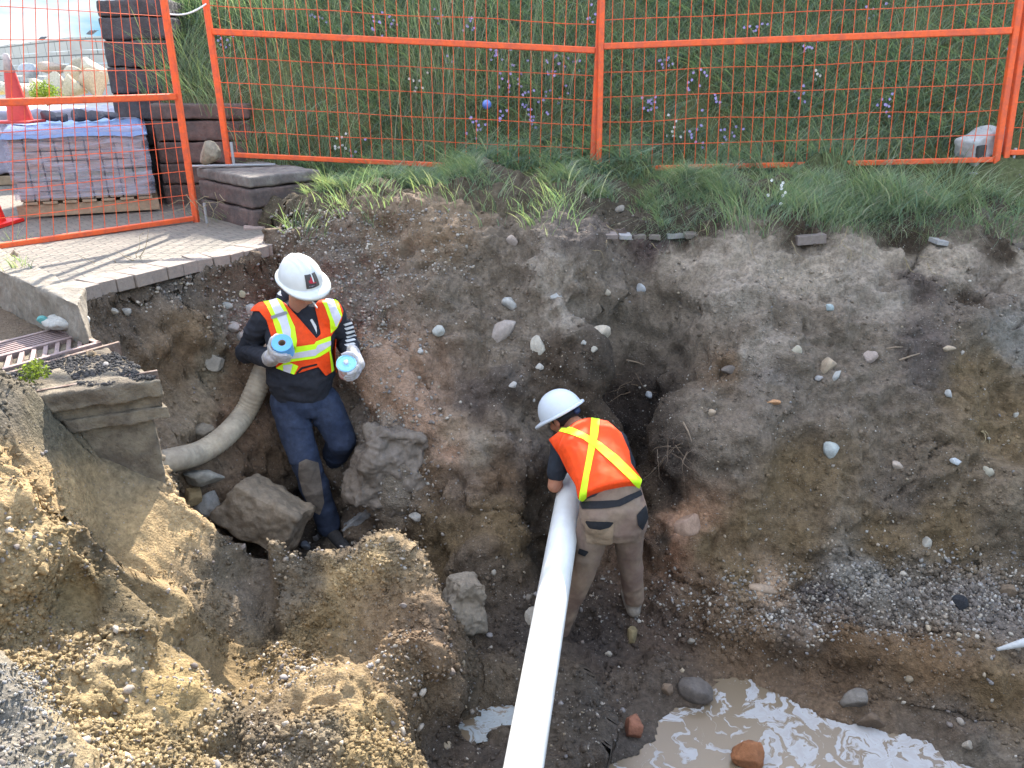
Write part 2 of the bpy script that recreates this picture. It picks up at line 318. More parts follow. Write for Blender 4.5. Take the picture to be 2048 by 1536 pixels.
stp = .024 * np.tanh(7 * fbm(P, 3.1, 3, 401)) + .013 * np.tanh(9 * fbm(P, 7.5, 3, 411)) + .006 * np.tanh(9 * fbm(P, 17, 3, 421)); disp = disp + stp * (1 - .5 * cmp_) * (1 + .6 * wallm * (1 - near)) + .022 * wallm * (1 - near) * np.tanh(9 * fbm(P * np.array([1, 1, 1.8]), 2.3, 3, 431))
disp *= soil * (1 - .85 * pool) * (1 - .6 * hillm)
# deep cracks and undercuts
crk = np.abs(fbm(P + .05 * fbm(P, 9, 2, 8)[:, None], 1.9, 3, 91, .5)); disp -= .045 * np.exp(-(crk / .018) ** 2) * soil * (1 - hillm) * (Y_ > 3.2) * (fbm(P, 1.1, 2, 95) > .05)
P = P + Nn * disp[:, None]
def lump(px, py, D, r, h, sq=(1, 1, 1)):
    """a rounded chunk of soil standing out of the surface"""
    c = atD(px, py, D); e = (P0_ - c) / (np.array(sq) * r); q = (e ** 2).sum(1)
    return h * np.exp(-q ** 1.6)
P0_ = P.copy(); ex = np.zeros(len(P))
for a in ((1340,1190,3.62,.11,.07),(1440,1232,3.45,.10,.08),(1530,1262,3.35,.10,.09),(1610,1272,3.30,.10,.10),(1690,1290,3.25,.10,.08),(1780,1300,3.18,.11,.09),(1880,1322,3.10,.11,.10),(1980,1345,3.02,.11,.09),(2070,1370,2.95,.11,.08),(1560,1330,3.2,.08,-.07),(1680,1350,3.12,.09,-.07),(1500,1215,3.5,.10,-.06),(1800,1250,3.32,.12,-.05),(770,960,4.05,.2,.12),(720,900,4.25,.16,.08),(800,1010,3.98,.14,.06),(1690,1160,3.62,.17,.13),(1760,1190,3.5,.12,.07),(1950,1190,3.45,.16,.08),(1640,1200,3.5,.12,.05),
          (760,1190,3.08,.24,.07),(830,1270,2.85,.18,.05),(540,1190,2.85,.18,.08),(250,1270,2.35,.12,.10),(330,1150,2.7,.13,.06),(1330,1370,3.25,.12,.06),(1010,1090,3.75,.22,.09),(920,1130,3.65,.15,.06),
          (960,1350,3.1,.12,.05),(1450,960,4.0,.3,.05),(1950,1000,3.85,.3,.07),(1850,1400,3.0,.12,.05),(0,880,2.58,.06,-.05),(40,930,2.6,.06,-.06),(80,990,2.55,.06,-.06),(120,1040,2.52,.06,-.07),(160,1090,2.48,.06,-.07),(200,1150,2.5,.07,-.06),(235,1200,2.48,.06,-.05),(185,1190,2.38,.13,-.07),(1370,562,4.82,.05,-.05),(1480,598,4.75,.06,-.06),(1690,592,4.75,.06,-.06),(1765,572,4.78,.07,-.07),(2040,560,4.75,.08,-.07),(815,725,4.5,.07,-.09),(845,770,4.42,.06,-.07),(1020,590,4.75,.05,-.04),(970,610,4.75,.06,-.05),(1445,745,4.42,.05,-.05),(1240,800,4.6,.15,-.15),(1140,900,4.25,.14,-.09),(1100,1000,4.05,.14,-.07),(1330,960,4.1,.10,-.06),(1200,730,4.6,.08,-.04),(1280,860,4.5,.12,-.1),(1660,690,4.5,.06,-.05),(1560,640,4.65,.16,.05),(1250,620,4.75,.2,.05),(1700,800,4.3,.2,.05),(1500,850,4.2,.2,.05),(1900,640,4.6,.2,.06),(560,1330,2.7,.10,.05),(420,1470,2.2,.12,.06),(690,1390,2.55,.10,.05),(640,1480,2.25,.10,.05),(520,1500,2.2,.09,.05),(350,1230,2.6,.10,.06),(380,1350,2.4,.09,.05),(770,1120,3.22,.10,.04),(735,700,4.62,.10,.05),(770,750,4.45,.12,.08),(820,805,4.34,.12,.08),(880,860,4.22,.11,.07),(950,890,4.12,.10,.06),(1020,890,4.1,.10,.05),(690,830,4.5,.10,.05)):
    ex += lump(*a)
P = P + normals(Z0) * (ex * soil)[:, None] * np.array([1, 1, 1])
P[:, 2] = np.where((sp < -.03) | (ss < -.03), np.minimum(P[:, 2], np.where(ss < -.03, -.225, -.07)), P[:, 2])
Gpx, Gpy, Gdep = proj(P)
FF = []
idx = np.arange(NX * NY).reshape(NY, NX)
GF = np.stack([idx[:-1, :-1], idx[:-1, 1:], idx[1:, 1:], idx[1:, :-1]], -1).reshape(-1, 4)
def surf(px, py, r=7):
    """the point of the ground seen at a photo pixel"""
    while True:
        m = np.where((np.abs(Gpx - px) < r) & (np.abs(Gpy - py) < r) & (Gdep > .5))[0]
        if len(m): break
        r *= 2
        if r > 300: return atD(px, py, 4)
    dmin = Gdep[m].min(); k = m[Gdep[m] < dmin + .08]; j = k[np.argmin((Gpx[k] - px) ** 2 + (Gpy[k] - py) ** 2)]
    d = ray(px, py); return d * Gdep[j] / 1.0 + np.array([0, 0, CZ])
def carve(pxs, wd, dep):
    L = np.array([surf(a, b) for a, b in pxs]); d = np.full(len(P), 9.)
    for a, b in zip(L, L[1:]):
        e = b - a; q = P - a; t = np.clip((q @ e) / (e @ e), 0, 1); d = np.minimum(d, np.linalg.norm(q - t[:, None] * e, axis=1))
    d = d + .006 * vnoise(P * 40, 3); P[:] = P - normals(Z0) * (dep * np.exp(-(d / wd) ** 2) * soil)[:, None]
for pxs, wd, dp in (([(1900,885),(1885,890),(1868,905),(1850,935),(1835,960),(1800,985),(1770,1000)],.011,.07),([(1830,892),(1850,882),(1885,880)],.01,.05),([(1500,1215),(1560,1195),(1600,1170),(1640,1140),(1680,1120),(1705,1112)],.02,.07),([(1300,1140),(1350,1160),(1400,1175),(1460,1200),(1500,1215)],.018,.06),
   ([(790,690),(815,720),(850,765),(870,800),(890,840)],.014,.06),([(740,1020),(780,1032),(830,1025)],.014,.06),([(1010,1160),(1060,1125),(1095,1085)],.012,.05),([(1150,640),(1190,690),(1230,720)],.01,.03),([(1560,570),(1600,590),(1660,600)],.012,.05),([(1440,1010),(1500,1030),(1560,1025)],.012,.04),([(1750,1250),(1820,1270),(1900,1265)],.012,.04),([(30,905),(80,985),(140,1070),(200,1150),(236,1215)],.014,.06),([(900,1060),(940,1110),(950,1160)],.012,.05)):
    carve(pxs, wd, dp)
Gpx, Gpy, Gdep = proj(P)
def gnorm(p):
    i = np.clip(np.searchsorted(gx, p[0]), 1, NX - 2); j = np.clip(np.searchsorted(gy, p[1]), 1, NY - 2)
    a = P[idx[j, min(i + 2, NX - 1)]] - P[idx[j, i - 2]]; b = P[idx[min(j + 2, NY - 1), i]] - P[idx[j - 2, i]]
    n = np.cross(a, b); return n / np.linalg.norm(n)
def gz(x, y):
    i = int(np.clip(np.searchsorted(gx, x), 1, NX - 1)); j = int(np.clip(np.searchsorted(gy, y), 1, NY - 1)); return P[idx[j, i], 2]
# soil colours: patches of different soil, anchored to places on the ground  (r,g,b), cavity and crack shade painted in
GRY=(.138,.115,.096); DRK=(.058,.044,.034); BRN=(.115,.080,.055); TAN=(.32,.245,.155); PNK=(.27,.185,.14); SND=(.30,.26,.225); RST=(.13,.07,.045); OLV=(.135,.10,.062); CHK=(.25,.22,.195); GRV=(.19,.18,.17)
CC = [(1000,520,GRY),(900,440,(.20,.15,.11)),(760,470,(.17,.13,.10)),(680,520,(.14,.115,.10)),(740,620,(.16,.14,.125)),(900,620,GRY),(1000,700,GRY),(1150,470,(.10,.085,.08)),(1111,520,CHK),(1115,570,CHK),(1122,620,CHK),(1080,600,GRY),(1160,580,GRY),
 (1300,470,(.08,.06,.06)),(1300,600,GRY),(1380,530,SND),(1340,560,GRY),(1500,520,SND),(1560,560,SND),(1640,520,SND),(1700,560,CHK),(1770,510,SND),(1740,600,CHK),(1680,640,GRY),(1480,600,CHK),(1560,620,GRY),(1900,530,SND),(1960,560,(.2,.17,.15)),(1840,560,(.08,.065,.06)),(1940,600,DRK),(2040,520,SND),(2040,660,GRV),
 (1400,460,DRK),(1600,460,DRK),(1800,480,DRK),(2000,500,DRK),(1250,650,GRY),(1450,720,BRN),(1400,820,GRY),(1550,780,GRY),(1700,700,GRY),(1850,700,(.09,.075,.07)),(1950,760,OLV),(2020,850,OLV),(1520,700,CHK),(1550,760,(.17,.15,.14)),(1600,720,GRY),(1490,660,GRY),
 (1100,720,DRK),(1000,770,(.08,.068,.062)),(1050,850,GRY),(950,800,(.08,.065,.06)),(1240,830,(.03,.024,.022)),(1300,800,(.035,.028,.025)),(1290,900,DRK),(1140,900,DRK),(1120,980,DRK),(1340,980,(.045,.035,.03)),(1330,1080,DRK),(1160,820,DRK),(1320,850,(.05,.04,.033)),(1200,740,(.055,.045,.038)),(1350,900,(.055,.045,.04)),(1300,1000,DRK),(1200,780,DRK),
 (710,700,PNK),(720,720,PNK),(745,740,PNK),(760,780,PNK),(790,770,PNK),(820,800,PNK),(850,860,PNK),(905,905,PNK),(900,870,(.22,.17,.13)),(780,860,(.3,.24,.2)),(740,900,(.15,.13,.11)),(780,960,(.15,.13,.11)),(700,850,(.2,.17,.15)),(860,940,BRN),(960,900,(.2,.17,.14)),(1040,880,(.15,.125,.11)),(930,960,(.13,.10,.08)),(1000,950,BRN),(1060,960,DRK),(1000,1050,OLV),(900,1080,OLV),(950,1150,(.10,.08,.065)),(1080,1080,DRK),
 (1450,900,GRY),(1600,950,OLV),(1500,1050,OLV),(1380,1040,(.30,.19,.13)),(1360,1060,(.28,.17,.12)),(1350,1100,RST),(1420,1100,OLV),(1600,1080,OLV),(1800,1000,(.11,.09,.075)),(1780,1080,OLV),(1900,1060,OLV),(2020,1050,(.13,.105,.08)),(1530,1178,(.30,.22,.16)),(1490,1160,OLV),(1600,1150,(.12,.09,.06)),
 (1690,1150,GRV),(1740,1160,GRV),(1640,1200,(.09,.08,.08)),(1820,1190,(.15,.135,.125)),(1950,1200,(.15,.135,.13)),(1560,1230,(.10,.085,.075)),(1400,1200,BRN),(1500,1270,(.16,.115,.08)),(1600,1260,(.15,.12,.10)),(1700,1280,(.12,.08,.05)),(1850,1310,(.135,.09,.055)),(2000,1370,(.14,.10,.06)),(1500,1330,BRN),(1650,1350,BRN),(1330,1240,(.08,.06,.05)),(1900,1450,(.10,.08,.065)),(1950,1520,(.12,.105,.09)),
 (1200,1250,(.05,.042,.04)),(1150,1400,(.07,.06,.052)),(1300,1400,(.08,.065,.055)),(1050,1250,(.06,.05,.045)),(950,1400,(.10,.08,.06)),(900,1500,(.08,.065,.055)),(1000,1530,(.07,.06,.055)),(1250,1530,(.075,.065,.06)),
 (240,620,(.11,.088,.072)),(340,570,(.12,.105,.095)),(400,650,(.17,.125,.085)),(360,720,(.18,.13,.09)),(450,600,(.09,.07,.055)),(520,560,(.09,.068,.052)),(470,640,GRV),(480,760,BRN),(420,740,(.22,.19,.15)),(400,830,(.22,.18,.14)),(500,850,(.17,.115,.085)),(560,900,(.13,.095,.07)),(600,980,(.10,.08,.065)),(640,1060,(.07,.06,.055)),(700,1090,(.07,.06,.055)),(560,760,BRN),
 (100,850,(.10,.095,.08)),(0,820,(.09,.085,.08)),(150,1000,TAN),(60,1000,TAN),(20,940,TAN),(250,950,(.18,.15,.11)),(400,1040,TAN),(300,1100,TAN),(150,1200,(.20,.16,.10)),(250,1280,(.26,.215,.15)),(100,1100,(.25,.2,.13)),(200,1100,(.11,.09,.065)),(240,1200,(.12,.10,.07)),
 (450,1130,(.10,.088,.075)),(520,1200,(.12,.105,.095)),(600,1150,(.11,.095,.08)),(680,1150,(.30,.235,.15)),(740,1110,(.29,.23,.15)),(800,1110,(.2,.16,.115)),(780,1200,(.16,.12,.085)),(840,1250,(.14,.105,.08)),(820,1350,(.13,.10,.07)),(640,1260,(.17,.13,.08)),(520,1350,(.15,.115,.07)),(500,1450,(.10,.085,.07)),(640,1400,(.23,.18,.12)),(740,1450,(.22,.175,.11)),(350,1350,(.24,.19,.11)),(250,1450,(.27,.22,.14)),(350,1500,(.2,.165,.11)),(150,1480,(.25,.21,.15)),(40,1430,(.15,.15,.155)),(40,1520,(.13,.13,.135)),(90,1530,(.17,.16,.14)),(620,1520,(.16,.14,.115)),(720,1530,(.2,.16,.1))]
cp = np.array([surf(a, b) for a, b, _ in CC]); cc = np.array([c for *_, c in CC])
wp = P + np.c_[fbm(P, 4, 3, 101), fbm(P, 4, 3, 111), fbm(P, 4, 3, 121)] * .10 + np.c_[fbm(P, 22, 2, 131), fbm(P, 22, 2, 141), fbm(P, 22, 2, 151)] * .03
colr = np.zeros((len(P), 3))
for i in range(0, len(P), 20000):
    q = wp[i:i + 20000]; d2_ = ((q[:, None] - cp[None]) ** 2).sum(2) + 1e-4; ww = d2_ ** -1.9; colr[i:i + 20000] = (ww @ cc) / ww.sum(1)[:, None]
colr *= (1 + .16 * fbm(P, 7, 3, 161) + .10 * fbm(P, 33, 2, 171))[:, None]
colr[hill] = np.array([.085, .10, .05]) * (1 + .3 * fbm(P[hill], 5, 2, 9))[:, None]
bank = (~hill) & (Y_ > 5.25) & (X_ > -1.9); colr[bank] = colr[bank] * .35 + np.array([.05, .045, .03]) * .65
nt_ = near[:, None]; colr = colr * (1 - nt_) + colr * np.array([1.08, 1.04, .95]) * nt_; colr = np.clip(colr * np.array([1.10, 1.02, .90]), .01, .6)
# soil material
def soil_mat(name, attr='col', speck=1.):
    m = bpy.data.materials.new(name); m.use_nodes = True; nt = m.node_tree; N = nt.nodes; L = nt.links; b = N['Principled BSDF']
    b.inputs['Roughness'].default_value = .93; b.inputs['Specular IOR Level'].default_value = .15
    a = N.new('ShaderNodeAttribute'); a.attribute_name = attr; t = N.new('ShaderNodeTexCoord'); src = t.outputs['Object']
    def noise(sc, det=6, ro=.65):
        n = N.new('ShaderNodeTexNoise'); n.inputs['Scale'].default_value = sc; n.inputs['Detail'].default_value = det; n.inputs['Roughness'].default_value = ro; L.new(src, n.inputs['Vector']); return n
    n1 = noise(38); mr = N.new('ShaderNodeMapRange'); mr.inputs[1].default_value = .3; mr.inputs[2].default_value = .7; mr.inputs[3].default_value = .62; mr.inputs[4].default_value = 1.42; L.new(n1.outputs[0], mr.inputs[0])
    h = N.new('ShaderNodeVectorMath'); h.operation = 'SCALE'; L.new(a.outputs['Color'], h.inputs[0]); L.new(mr.outputs[0], h.inputs['Scale'])
    # tiny stones: voronoi cells, only some of them pale
    v = N.new('ShaderNodeTexVoronoi'); v.inputs['Scale'].default_value = 70; L.new(src, v.inputs['Vector'])
    c1 = N.new('ShaderNodeMapRange'); c1.inputs[1].default_value = .18; c1.inputs[2].default_value = .30; c1.inputs[3].default_value = 1; c1.inputs[4].default_value = 0; L.new(v.outputs['Distance'], c1.inputs[0])
    sx = N.new('ShaderNodeSeparateColor'); L.new(v.outputs['Color'], sx.inputs[0]); g = N.new('ShaderNodeMapRange'); g.inputs[1].default_value = .72; g.inputs[2].default_value = .78; L.new(sx.outputs[0], g.inputs[0])
    mu = N.new('ShaderNodeMath'); mu.operation = 'MULTIPLY'; L.new(c1.outputs[0], mu.inputs[0]); L.new(g.outputs[0], mu.inputs[1])
    mu2 = N.new('ShaderNodeMath'); mu2.operation = 'MULTIPLY'; L.new(mu.outputs[0], mu2.inputs[0]); mu2.inputs[1].default_value = .55 * speck
    stc = N.new('ShaderNodeMixRGB'); stc.inputs[1].default_value = (.17, .14, .115, 1); stc.inputs[2].default_value = (.34, .31, .27, 1); L.new(sx.outputs[1], stc.inputs[0])
    q = N.new('ShaderNodeMixRGB'); L.new(mu2.outputs[0], q.inputs[0]); L.new(h.outputs[0], q.inputs[1]); L.new(stc.outputs[0], q.inputs[2]); L.new(q.outputs[0], b.inputs['Base Color'])
    nb = noise(55, 10, .72); nb2 = N.new('ShaderNodeTexVoronoi'); nb2.inputs['Scale'].default_value = 95; L.new(src, nb2.inputs['Vector'])
    ad = N.new('ShaderNodeMath'); ad.operation = 'MULTIPLY_ADD'; L.new(nb2.outputs['Distance'], ad.inputs[0]); ad.inputs[1].default_value = -.35; L.new(nb.outputs[0], ad.inputs[2])
    bp = N.new('ShaderNodeBump'); bp.inputs['Strength'].default_value = .9; bp.inputs['Distance'].default_value = .018; L.new(ad.outputs[0], bp.inputs['Height']); L.new(bp.outputs[0], b.inputs['Normal'])
    return m
M_soil = soil_mat('soil')
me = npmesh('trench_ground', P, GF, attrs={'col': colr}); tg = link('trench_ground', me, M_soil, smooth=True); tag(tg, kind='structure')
# ---------------------------------------------------------------- far ground, lot and pavements
M_lot = mat('lot_concrete', (.42,.39,.34), .9, var=.12, nsc=.6, bump=.15, bsc=30)
mb = MB()
for (x0, x1, y0_, y1) in ((-400, 400, 12.95, 600), (-400, -6.95, -30, 12.95), (7.95, 400, -30, 12.95), (-6.95, 7.95, -30, .5)):
    zz = -.09 if y0_ > 0 or x1 < 0 else -.5
    mb.bm.faces.new([mb.bm.verts.new(p) for p in ((x0, y0_, zz), (x1, y0_, zz), (x1, y1, zz), (x0, y1, zz))])
tag(mb.build('parking_lot', M_lot), kind='structure')
M_yel = mat('yellow_paint', (.75,.55,.04), .7, var=.15, nsc=3, bump=0)
a = atZ(95,208,-.08); b = atZ(190,222,-.08); mb = MB(); mb.prism([(a[0]-6,a[1]+1.0),(b[0]+.4,b[1]+.1),(b[0]+.3,b[1]-.55),(a[0]-6,a[1]+.1)], -.088, -.080); tag(mb.build('painted_line', M_yel), kind='structure')
# paver pavement: thick sheet with bricks laid along its broken edge
def brick_mat(name, c1, c2, sc, mortar=(.09,.08,.07), rot=0.6, bw=.5, rh=.25, ms=.012):
    m = mat(name, c1, .85, var=.2, nsc=25, bump=.0, spec=.2); nt = m.node_tree; N = nt.nodes; L = nt.links; b = N['Principled BSDF']
    t = N.new('ShaderNodeTexCoord'); mp_ = N.new('ShaderNodeMapping'); mp_.inputs['Rotation'].default_value = (0, 0, rot); L.new(t.outputs['Object'], mp_.inputs[0])
    br = N.new('ShaderNodeTexBrick'); br.inputs['Scale'].default_value = sc; br.inputs['Color1'].default_value = (*c1, 1); br.inputs['Color2'].default_value = (*c2, 1); br.inputs['Mortar'].default_value = (*mortar, 1)
    br.inputs['Mortar Size'].default_value = ms; br.inputs['Brick Width'].default_value = bw; br.inputs['Row Height'].default_value = rh; L.new(mp_.outputs[0], br.inputs['Vector'])
    sc_ = [n for n in N if n.bl_idname == 'ShaderNodeVectorMath'][0]; L.new(br.outputs['Color'], sc_.inputs[0])
    bp = N.new('ShaderNodeBump'); bp.inputs['Strength'].default_value = .8; bp.inputs['Distance'].default_value = .006; iv = N.new('ShaderNodeMath'); iv.operation = 'SUBTRACT'; iv.inputs[0].default_value = 1; L.new(br.outputs['Fac'], iv.inputs[1])
    nz = N.new('ShaderNodeTexNoise'); nz.inputs['Scale'].default_value = 120; nz.inputs['Detail'].default_value = 6; L.new(t.outputs['Object'], nz.inputs['Vector']); ad = N.new('ShaderNodeMath'); ad.operation = 'MULTIPLY_ADD'; L.new(nz.outputs[0], ad.inputs[0]); ad.inputs[1].default_value = .35; L.new(iv.outputs[0], ad.inputs[2])
    L.new(ad.outputs[0], bp.inputs['Height']); L.new(bp.outputs[0], b.inputs['Normal']); return m
M_pav = brick_mat('pavers', (.215,.18,.145), (.17,.148,.12), 4.2, rot=-.74)
mb = MB(); mb.prism(PAVE[:7] + [(-1.62, 5.5), (-1.75, 5.9), (-2.3, 6.6), (-3.0, 7.2), (-3.4, 8), (-6.5, 12.9), (-12, 12.9), (-12, 5.2)] + [(-3.27, 4.84)], -.066, 0)
pv = mb.build('paver_pavement', M_pav); tag(pv, kind='structure')
# brick ends of the row on the broken edge
M_pe = mat('paver_edge', (.25,.20,.165), .9, var=.2, nsc=14, bump=.5, bsc=80)
seg = [np.array(e) for e in EDGE]; L_ = [np.linalg.norm(seg[i + 1] - seg[i]) for i in range(6)]; tot = sum(L_)
def along(s):
    i = 0
    while i < 5 and s > L_[i]: s -= L_[i]; i += 1
    d = (seg[i + 1] - seg[i]) / L_[i]; return seg[i] + d * s, d
s = .02; k = 0
while s < tot - .1:
    wd = .105 + .004 * rng.random(); p, d = along(s + wd / 2); nrm = np.array([d[1], -d[0]]); jj = rng.random() * .02
    mb = MB(); mb.box((p[0] + nrm[0] * (-.085 + jj), p[1] + nrm[1] * (-.085 + jj), -.027 + .003 * rng.random()), (wd - .005, .2, .072), Euler((rng.normal() * .015, rng.normal() * .01, math.atan2(d[1], d[0]))), .004)
    o = mb.build('paver', M_pe); tag(o, 'tan paving brick in the row along the broken pavement edge', 'paving brick', 'paving bricks in the row along the broken pavement edge'); s += wd; k += 1
# curb
M_conc = mat('old_concrete', (.215,.18,.14), .92, var=.3, nsc=9, bump=.7, bsc=45, bdist=.012, col2=(.24,.21,.17))
M_concd = mat('stained_concrete', (.19,.155,.11), .92, var=.35, nsc=7, bump=1, bsc=35, bdist=.02, col2=(.115,.09,.065))
def rough_solid(name, poly, z0, z1, matr, parent=None, amp=.012, cell=.03, seed=0, fs=8, top_amp=None, flare=None):
    """a prism remeshed finely and roughened"""
    mb = MB(); mb.prism(poly, z0, z1); me_ = mb.mesh('t'); V, F = remesh(me_, cell * .5, 0)
    n = vnormals(V, F); V = V + n * (fbm(V, fs, 4, seed) * amp)[:, None]
    me2 = npmesh(name, V, F); return link(name, me2, matr, parent, smooth=True)
def remesh(me_, voxel, smooth=0):
    o = bpy.data.objects.new('tmp', me_); COL.objects.link(o); md = o.modifiers.new('r', 'REMESH'); md.mode = 'VOXEL'; md.voxel_size = voxel
    if smooth: m2 = o.modifiers.new('s', 'SMOOTH'); m2.iterations = smooth; m2.factor = .5
    dg = bpy.context.evaluated_depsgraph_get(); e = o.evaluated_get(dg); r = bpy.data.meshes.new_from_object(e)
    V = np.zeros(len(r.vertices) * 3, np.float32); r.vertices.foreach_get('co', V); V = V.reshape(-1, 3).astype(float)
    r.calc_loop_triangles(); T = np.zeros(len(r.loop_triangles) * 3, np.int32); r.loop_triangles.foreach_get('vertices', T)
    q = [list(p.vertices) for p in r.polygons]
    F = np.array(q) if all(len(f) == 4 for f in q) else T.reshape(-1, 3)
    bpy.data.objects.remove(o); bpy.data.meshes.remove(r); bpy.data.meshes.remove(me_); return V, F
def vnormals(V, F):
    a = V[F[:, 1]] - V[F[:, 0]]; b = V[F[:, -1]] - V[F[:, 0]]; fn = np.cross(a, b); n = np.zeros_like(V)
    for k in range(F.shape[1]): np.add.at(n, F[:, k], fn)
    return n / (np.linalg.norm(n, axis=1)[:, None] + 1e-12)
cb0, cb1 = CURB_B; cf0, cf1 = CURB_F
far_b = cb0 + (cb1 - cb0) * 2.2; far_f = cf0 + (cf1 - cf0) * 2.2
curb = rough_solid('concrete_curb', [tuple(cf0 + np.array([.05, -.02])), tuple(cb0 + np.array([.05, .0])), tuple(far_b), tuple(far_f)], -.5, .012, M_conc, None, .028, .022, 3, 7)
tag(curb, 'pale broken concrete curb at the end of the brick pavement', 'curb')
# catch basin wall under the drain grate
bas = empty('catch_basin', (BASIN_C[0], BASIN_C[1], -.2), 'concrete catch basin exposed at the edge of the trench, carrying the drain grate', 'catch basin')
e1 = (BR - BASIN_C) / np.linalg.norm(BR - BASIN_C); e2 = (BL - BASIN_C) / np.linalg.norm(BL - BASIN_C)
def bq(o0, l1, l2): o0 = BASIN_C + o0; return [tuple(o0), tuple(o0 + e1 * l1), tuple(o0 + e1 * l1 + e2 * l2), tuple(o0 + e2 * l2)]
rough_solid('basin_wall', bq(e1 * .05 + e2 * .03, .75, .45), -1.25, -.30, M_concd, bas, .02, .022, 5, 6)
rough_solid('basin_rim', bq(-e1 * .00 - e2 * .03, .9, .42), -.40, -.335, M_concd, bas, .02, .018, 6, 9)
rough_solid('basin_rim', bq(e1 * .02 - e2 * .01, .9, .46), -.345, -.27, M_concd, bas, .016, .018, 7, 9)
rough_solid('basin_cover_slab', bq(-e1 * .02 - e2 * .0, 1.0, .8), -.28, -.205, M_concd, bas, .03, .018, 8, 8)
M_rust = mat('rusty_iron', (.19,.13,.10), .75, .6, .35, 30, .5, 90, .004, col2=(.25,.19,.16))
M_iron = mat('cast_iron', (.30,.22,.20), .6, .7, .3, 30, .3, 120, .003)
n0 = 7000; uu = rng.random((n0, 2)); pb_ = BASIN_C + e1 * (uu[:, :1] * .55) + e2 * (uu[:, 1:] * .85); kz = fbm(np.c_[pb_, np.zeros(n0)], 5, 3, 44) > .02; pb_ = pb_[kz]
bmq = bmesh.new(); bmesh.ops.create_icosphere(bmq, subdivisions=1, radius=1); v0 = np.array([v.co[:] for v in bmq.verts]); f0 = np.array([[v.index for v in f.verts] for f in bmq.faces]); bmq.free()
nn = len(pb_); sz = .002 + .009 * rng.random(nn) ** 3; V = v0[None] * (sz[:, None, None]) * (1 + .5 * (rng.random((nn, len(v0), 1)) - .5)) + np.c_[pb_, -.20 + .006 * rng.random(nn)][:, None]; F = (f0[None] + (np.arange(nn) * len(v0))[:, None, None]).reshape(-1, 3)
tag(link('dirt_crumbs', npmesh('dirt_crumbs', V.reshape(-1, 3), F), mat('crumbs', (.05,.045,.042), .95, var=.6, nsc=30, bump=.5)), 'dark crumbs of asphalt and soil lying on the basin slab', 'dirt', kind='stuff')
# rusty edge bar
mb = MB(); pa = atZ(-60,812,-.22); pb = atZ(318,748,-.22); dv = pb - pa; mb.box(tuple((pa + pb) / 2 + np.array([0, -.01, 0])), (np.linalg.norm(dv), .012, .05), Euler((.15, 0, math.atan2(dv[1], dv[0]))), .003)
tag(mb.build('steel_edge_bar', M_rust), 'rusty steel bar along the front edge of the catch basin slab', 'steel bar')
# drain grate
gr = empty('drain_grate', (-2.3, 3.5, -.2), 'cast iron storm drain grate with slanted slots beside the concrete curb', 'drain grate')
g0 = atZ(205,692,-.2); g1 = atZ(40,738,-.2); g2 = atZ(-80,640,-.2); A_ = g0 - g1; A_ /= np.linalg.norm(A_); 
gE = np.array([A_[1], -A_[0], 0]) * -1      # into the grate, away from the camera
ang = math.atan2(A_[1], A_[0]); Wg, Dg = .82, .42
def gp(u, v, z=0): q = g0 - A_ * u + gE * v; return (q[0], q[1], -.195 + z)
mb = MB(); R_ = Euler((0, 0, ang))
for (u, v, su, sv) in ((Wg/2, .012, Wg, .024), (Wg/2, Dg - .012, Wg, .024), (.012, Dg/2, .024, Dg), (Wg/2, .20, Wg, .02)): mb.box(gp(u, v), (su, sv, .035), R_, .003)
mb.build('frame', M_iron, gr)
mb = MB()
for i in range(14): mb.box(gp(.05 + i * .056, .11, -.003), (.02, .19, .028), Euler((0, 0, ang - .5)), .002)
mb.build('slanted_bars', M_iron, gr); mb = MB()
for i in range(6): mb.box(gp(Wg/2, .235 + i * .03, -.003), (Wg - .03, .014, .028), R_, .002)
mb.build('long_bars', M_iron, gr)
mb = MB(); mb.box(gp(Wg/2, Dg/2, -.024), (Wg, Dg, .012), R_); mb.build('pit_shade_plate', mat('pit_shade', (.02,.018,.016), 1, bump=0), gr)  # thin near-black plate under the bars, painted as the drain's inner shade
mb = MB(); mb.box(gp(Wg/2 - .02, -.028, -.03), (Wg + .1, .02, .07), R_, .003); mb.build('side_flange', M_rust, gr)
# ---------------------------------------------------------------- stone retaining walls by the hill
M_blk = mat('brown_block', (.145,.10,.085), .9, var=.28, nsc=7, bump=.7, bsc=40, bdist=.012, col2=(.10,.078,.07))
M_cap = mat('cap_block', (.15,.125,.11), .9, var=.3, nsc=10, bump=.6, bsc=50, bdist=.01, col2=(.20,.175,.15))
M_pil = mat('dark_block', (.085,.075,.075), .9, var=.3, nsc=5, bump=.8, bsc=25, bdist=.03, col2=(.065,.055,.055))
def wall(name, polyf, zs, mats, label, seed, amp=.012, cell=.03):
    w_ = empty(name, (*polyf[0], zs[0]), label, 'retaining wall')
    for i in range(len(zs) - 1):
        c = np.mean(polyf, axis=0); sc_ = 1 + rng.normal() * .003; pl = [tuple((np.array(p) - c) * sc_ + c + rng.normal(size=2) * .004) for p in polyf]
        rough_solid('cap_course' if i == len(zs) - 2 else 'block_course', pl, zs[i] + .004, zs[i + 1] - .006, mats[1] if i == len(zs) - 2 else mats[0], w_, amp, cell, seed + i * 3, 9)
    return w_
Lc, Cc, Rc = np.array([-2.48, 6.16]), np.array([-1.87, 5.60]), np.array([-1.47, 6.06])
wall('retaining_wall', [tuple(Cc), tuple(Rc), tuple(Rc + (Lc - Cc) * 1.1), tuple(Lc + (.02, .02))], [-.02, .14, .285, .375], (M_blk, M_cap), 'lowest brown block wall, short corner terrace right beside the fence gap', 30)
L2, C2, R2 = np.array([-3.3, 7.6]), np.array([-2.98, 6.72]), np.array([-2.2, 6.80])
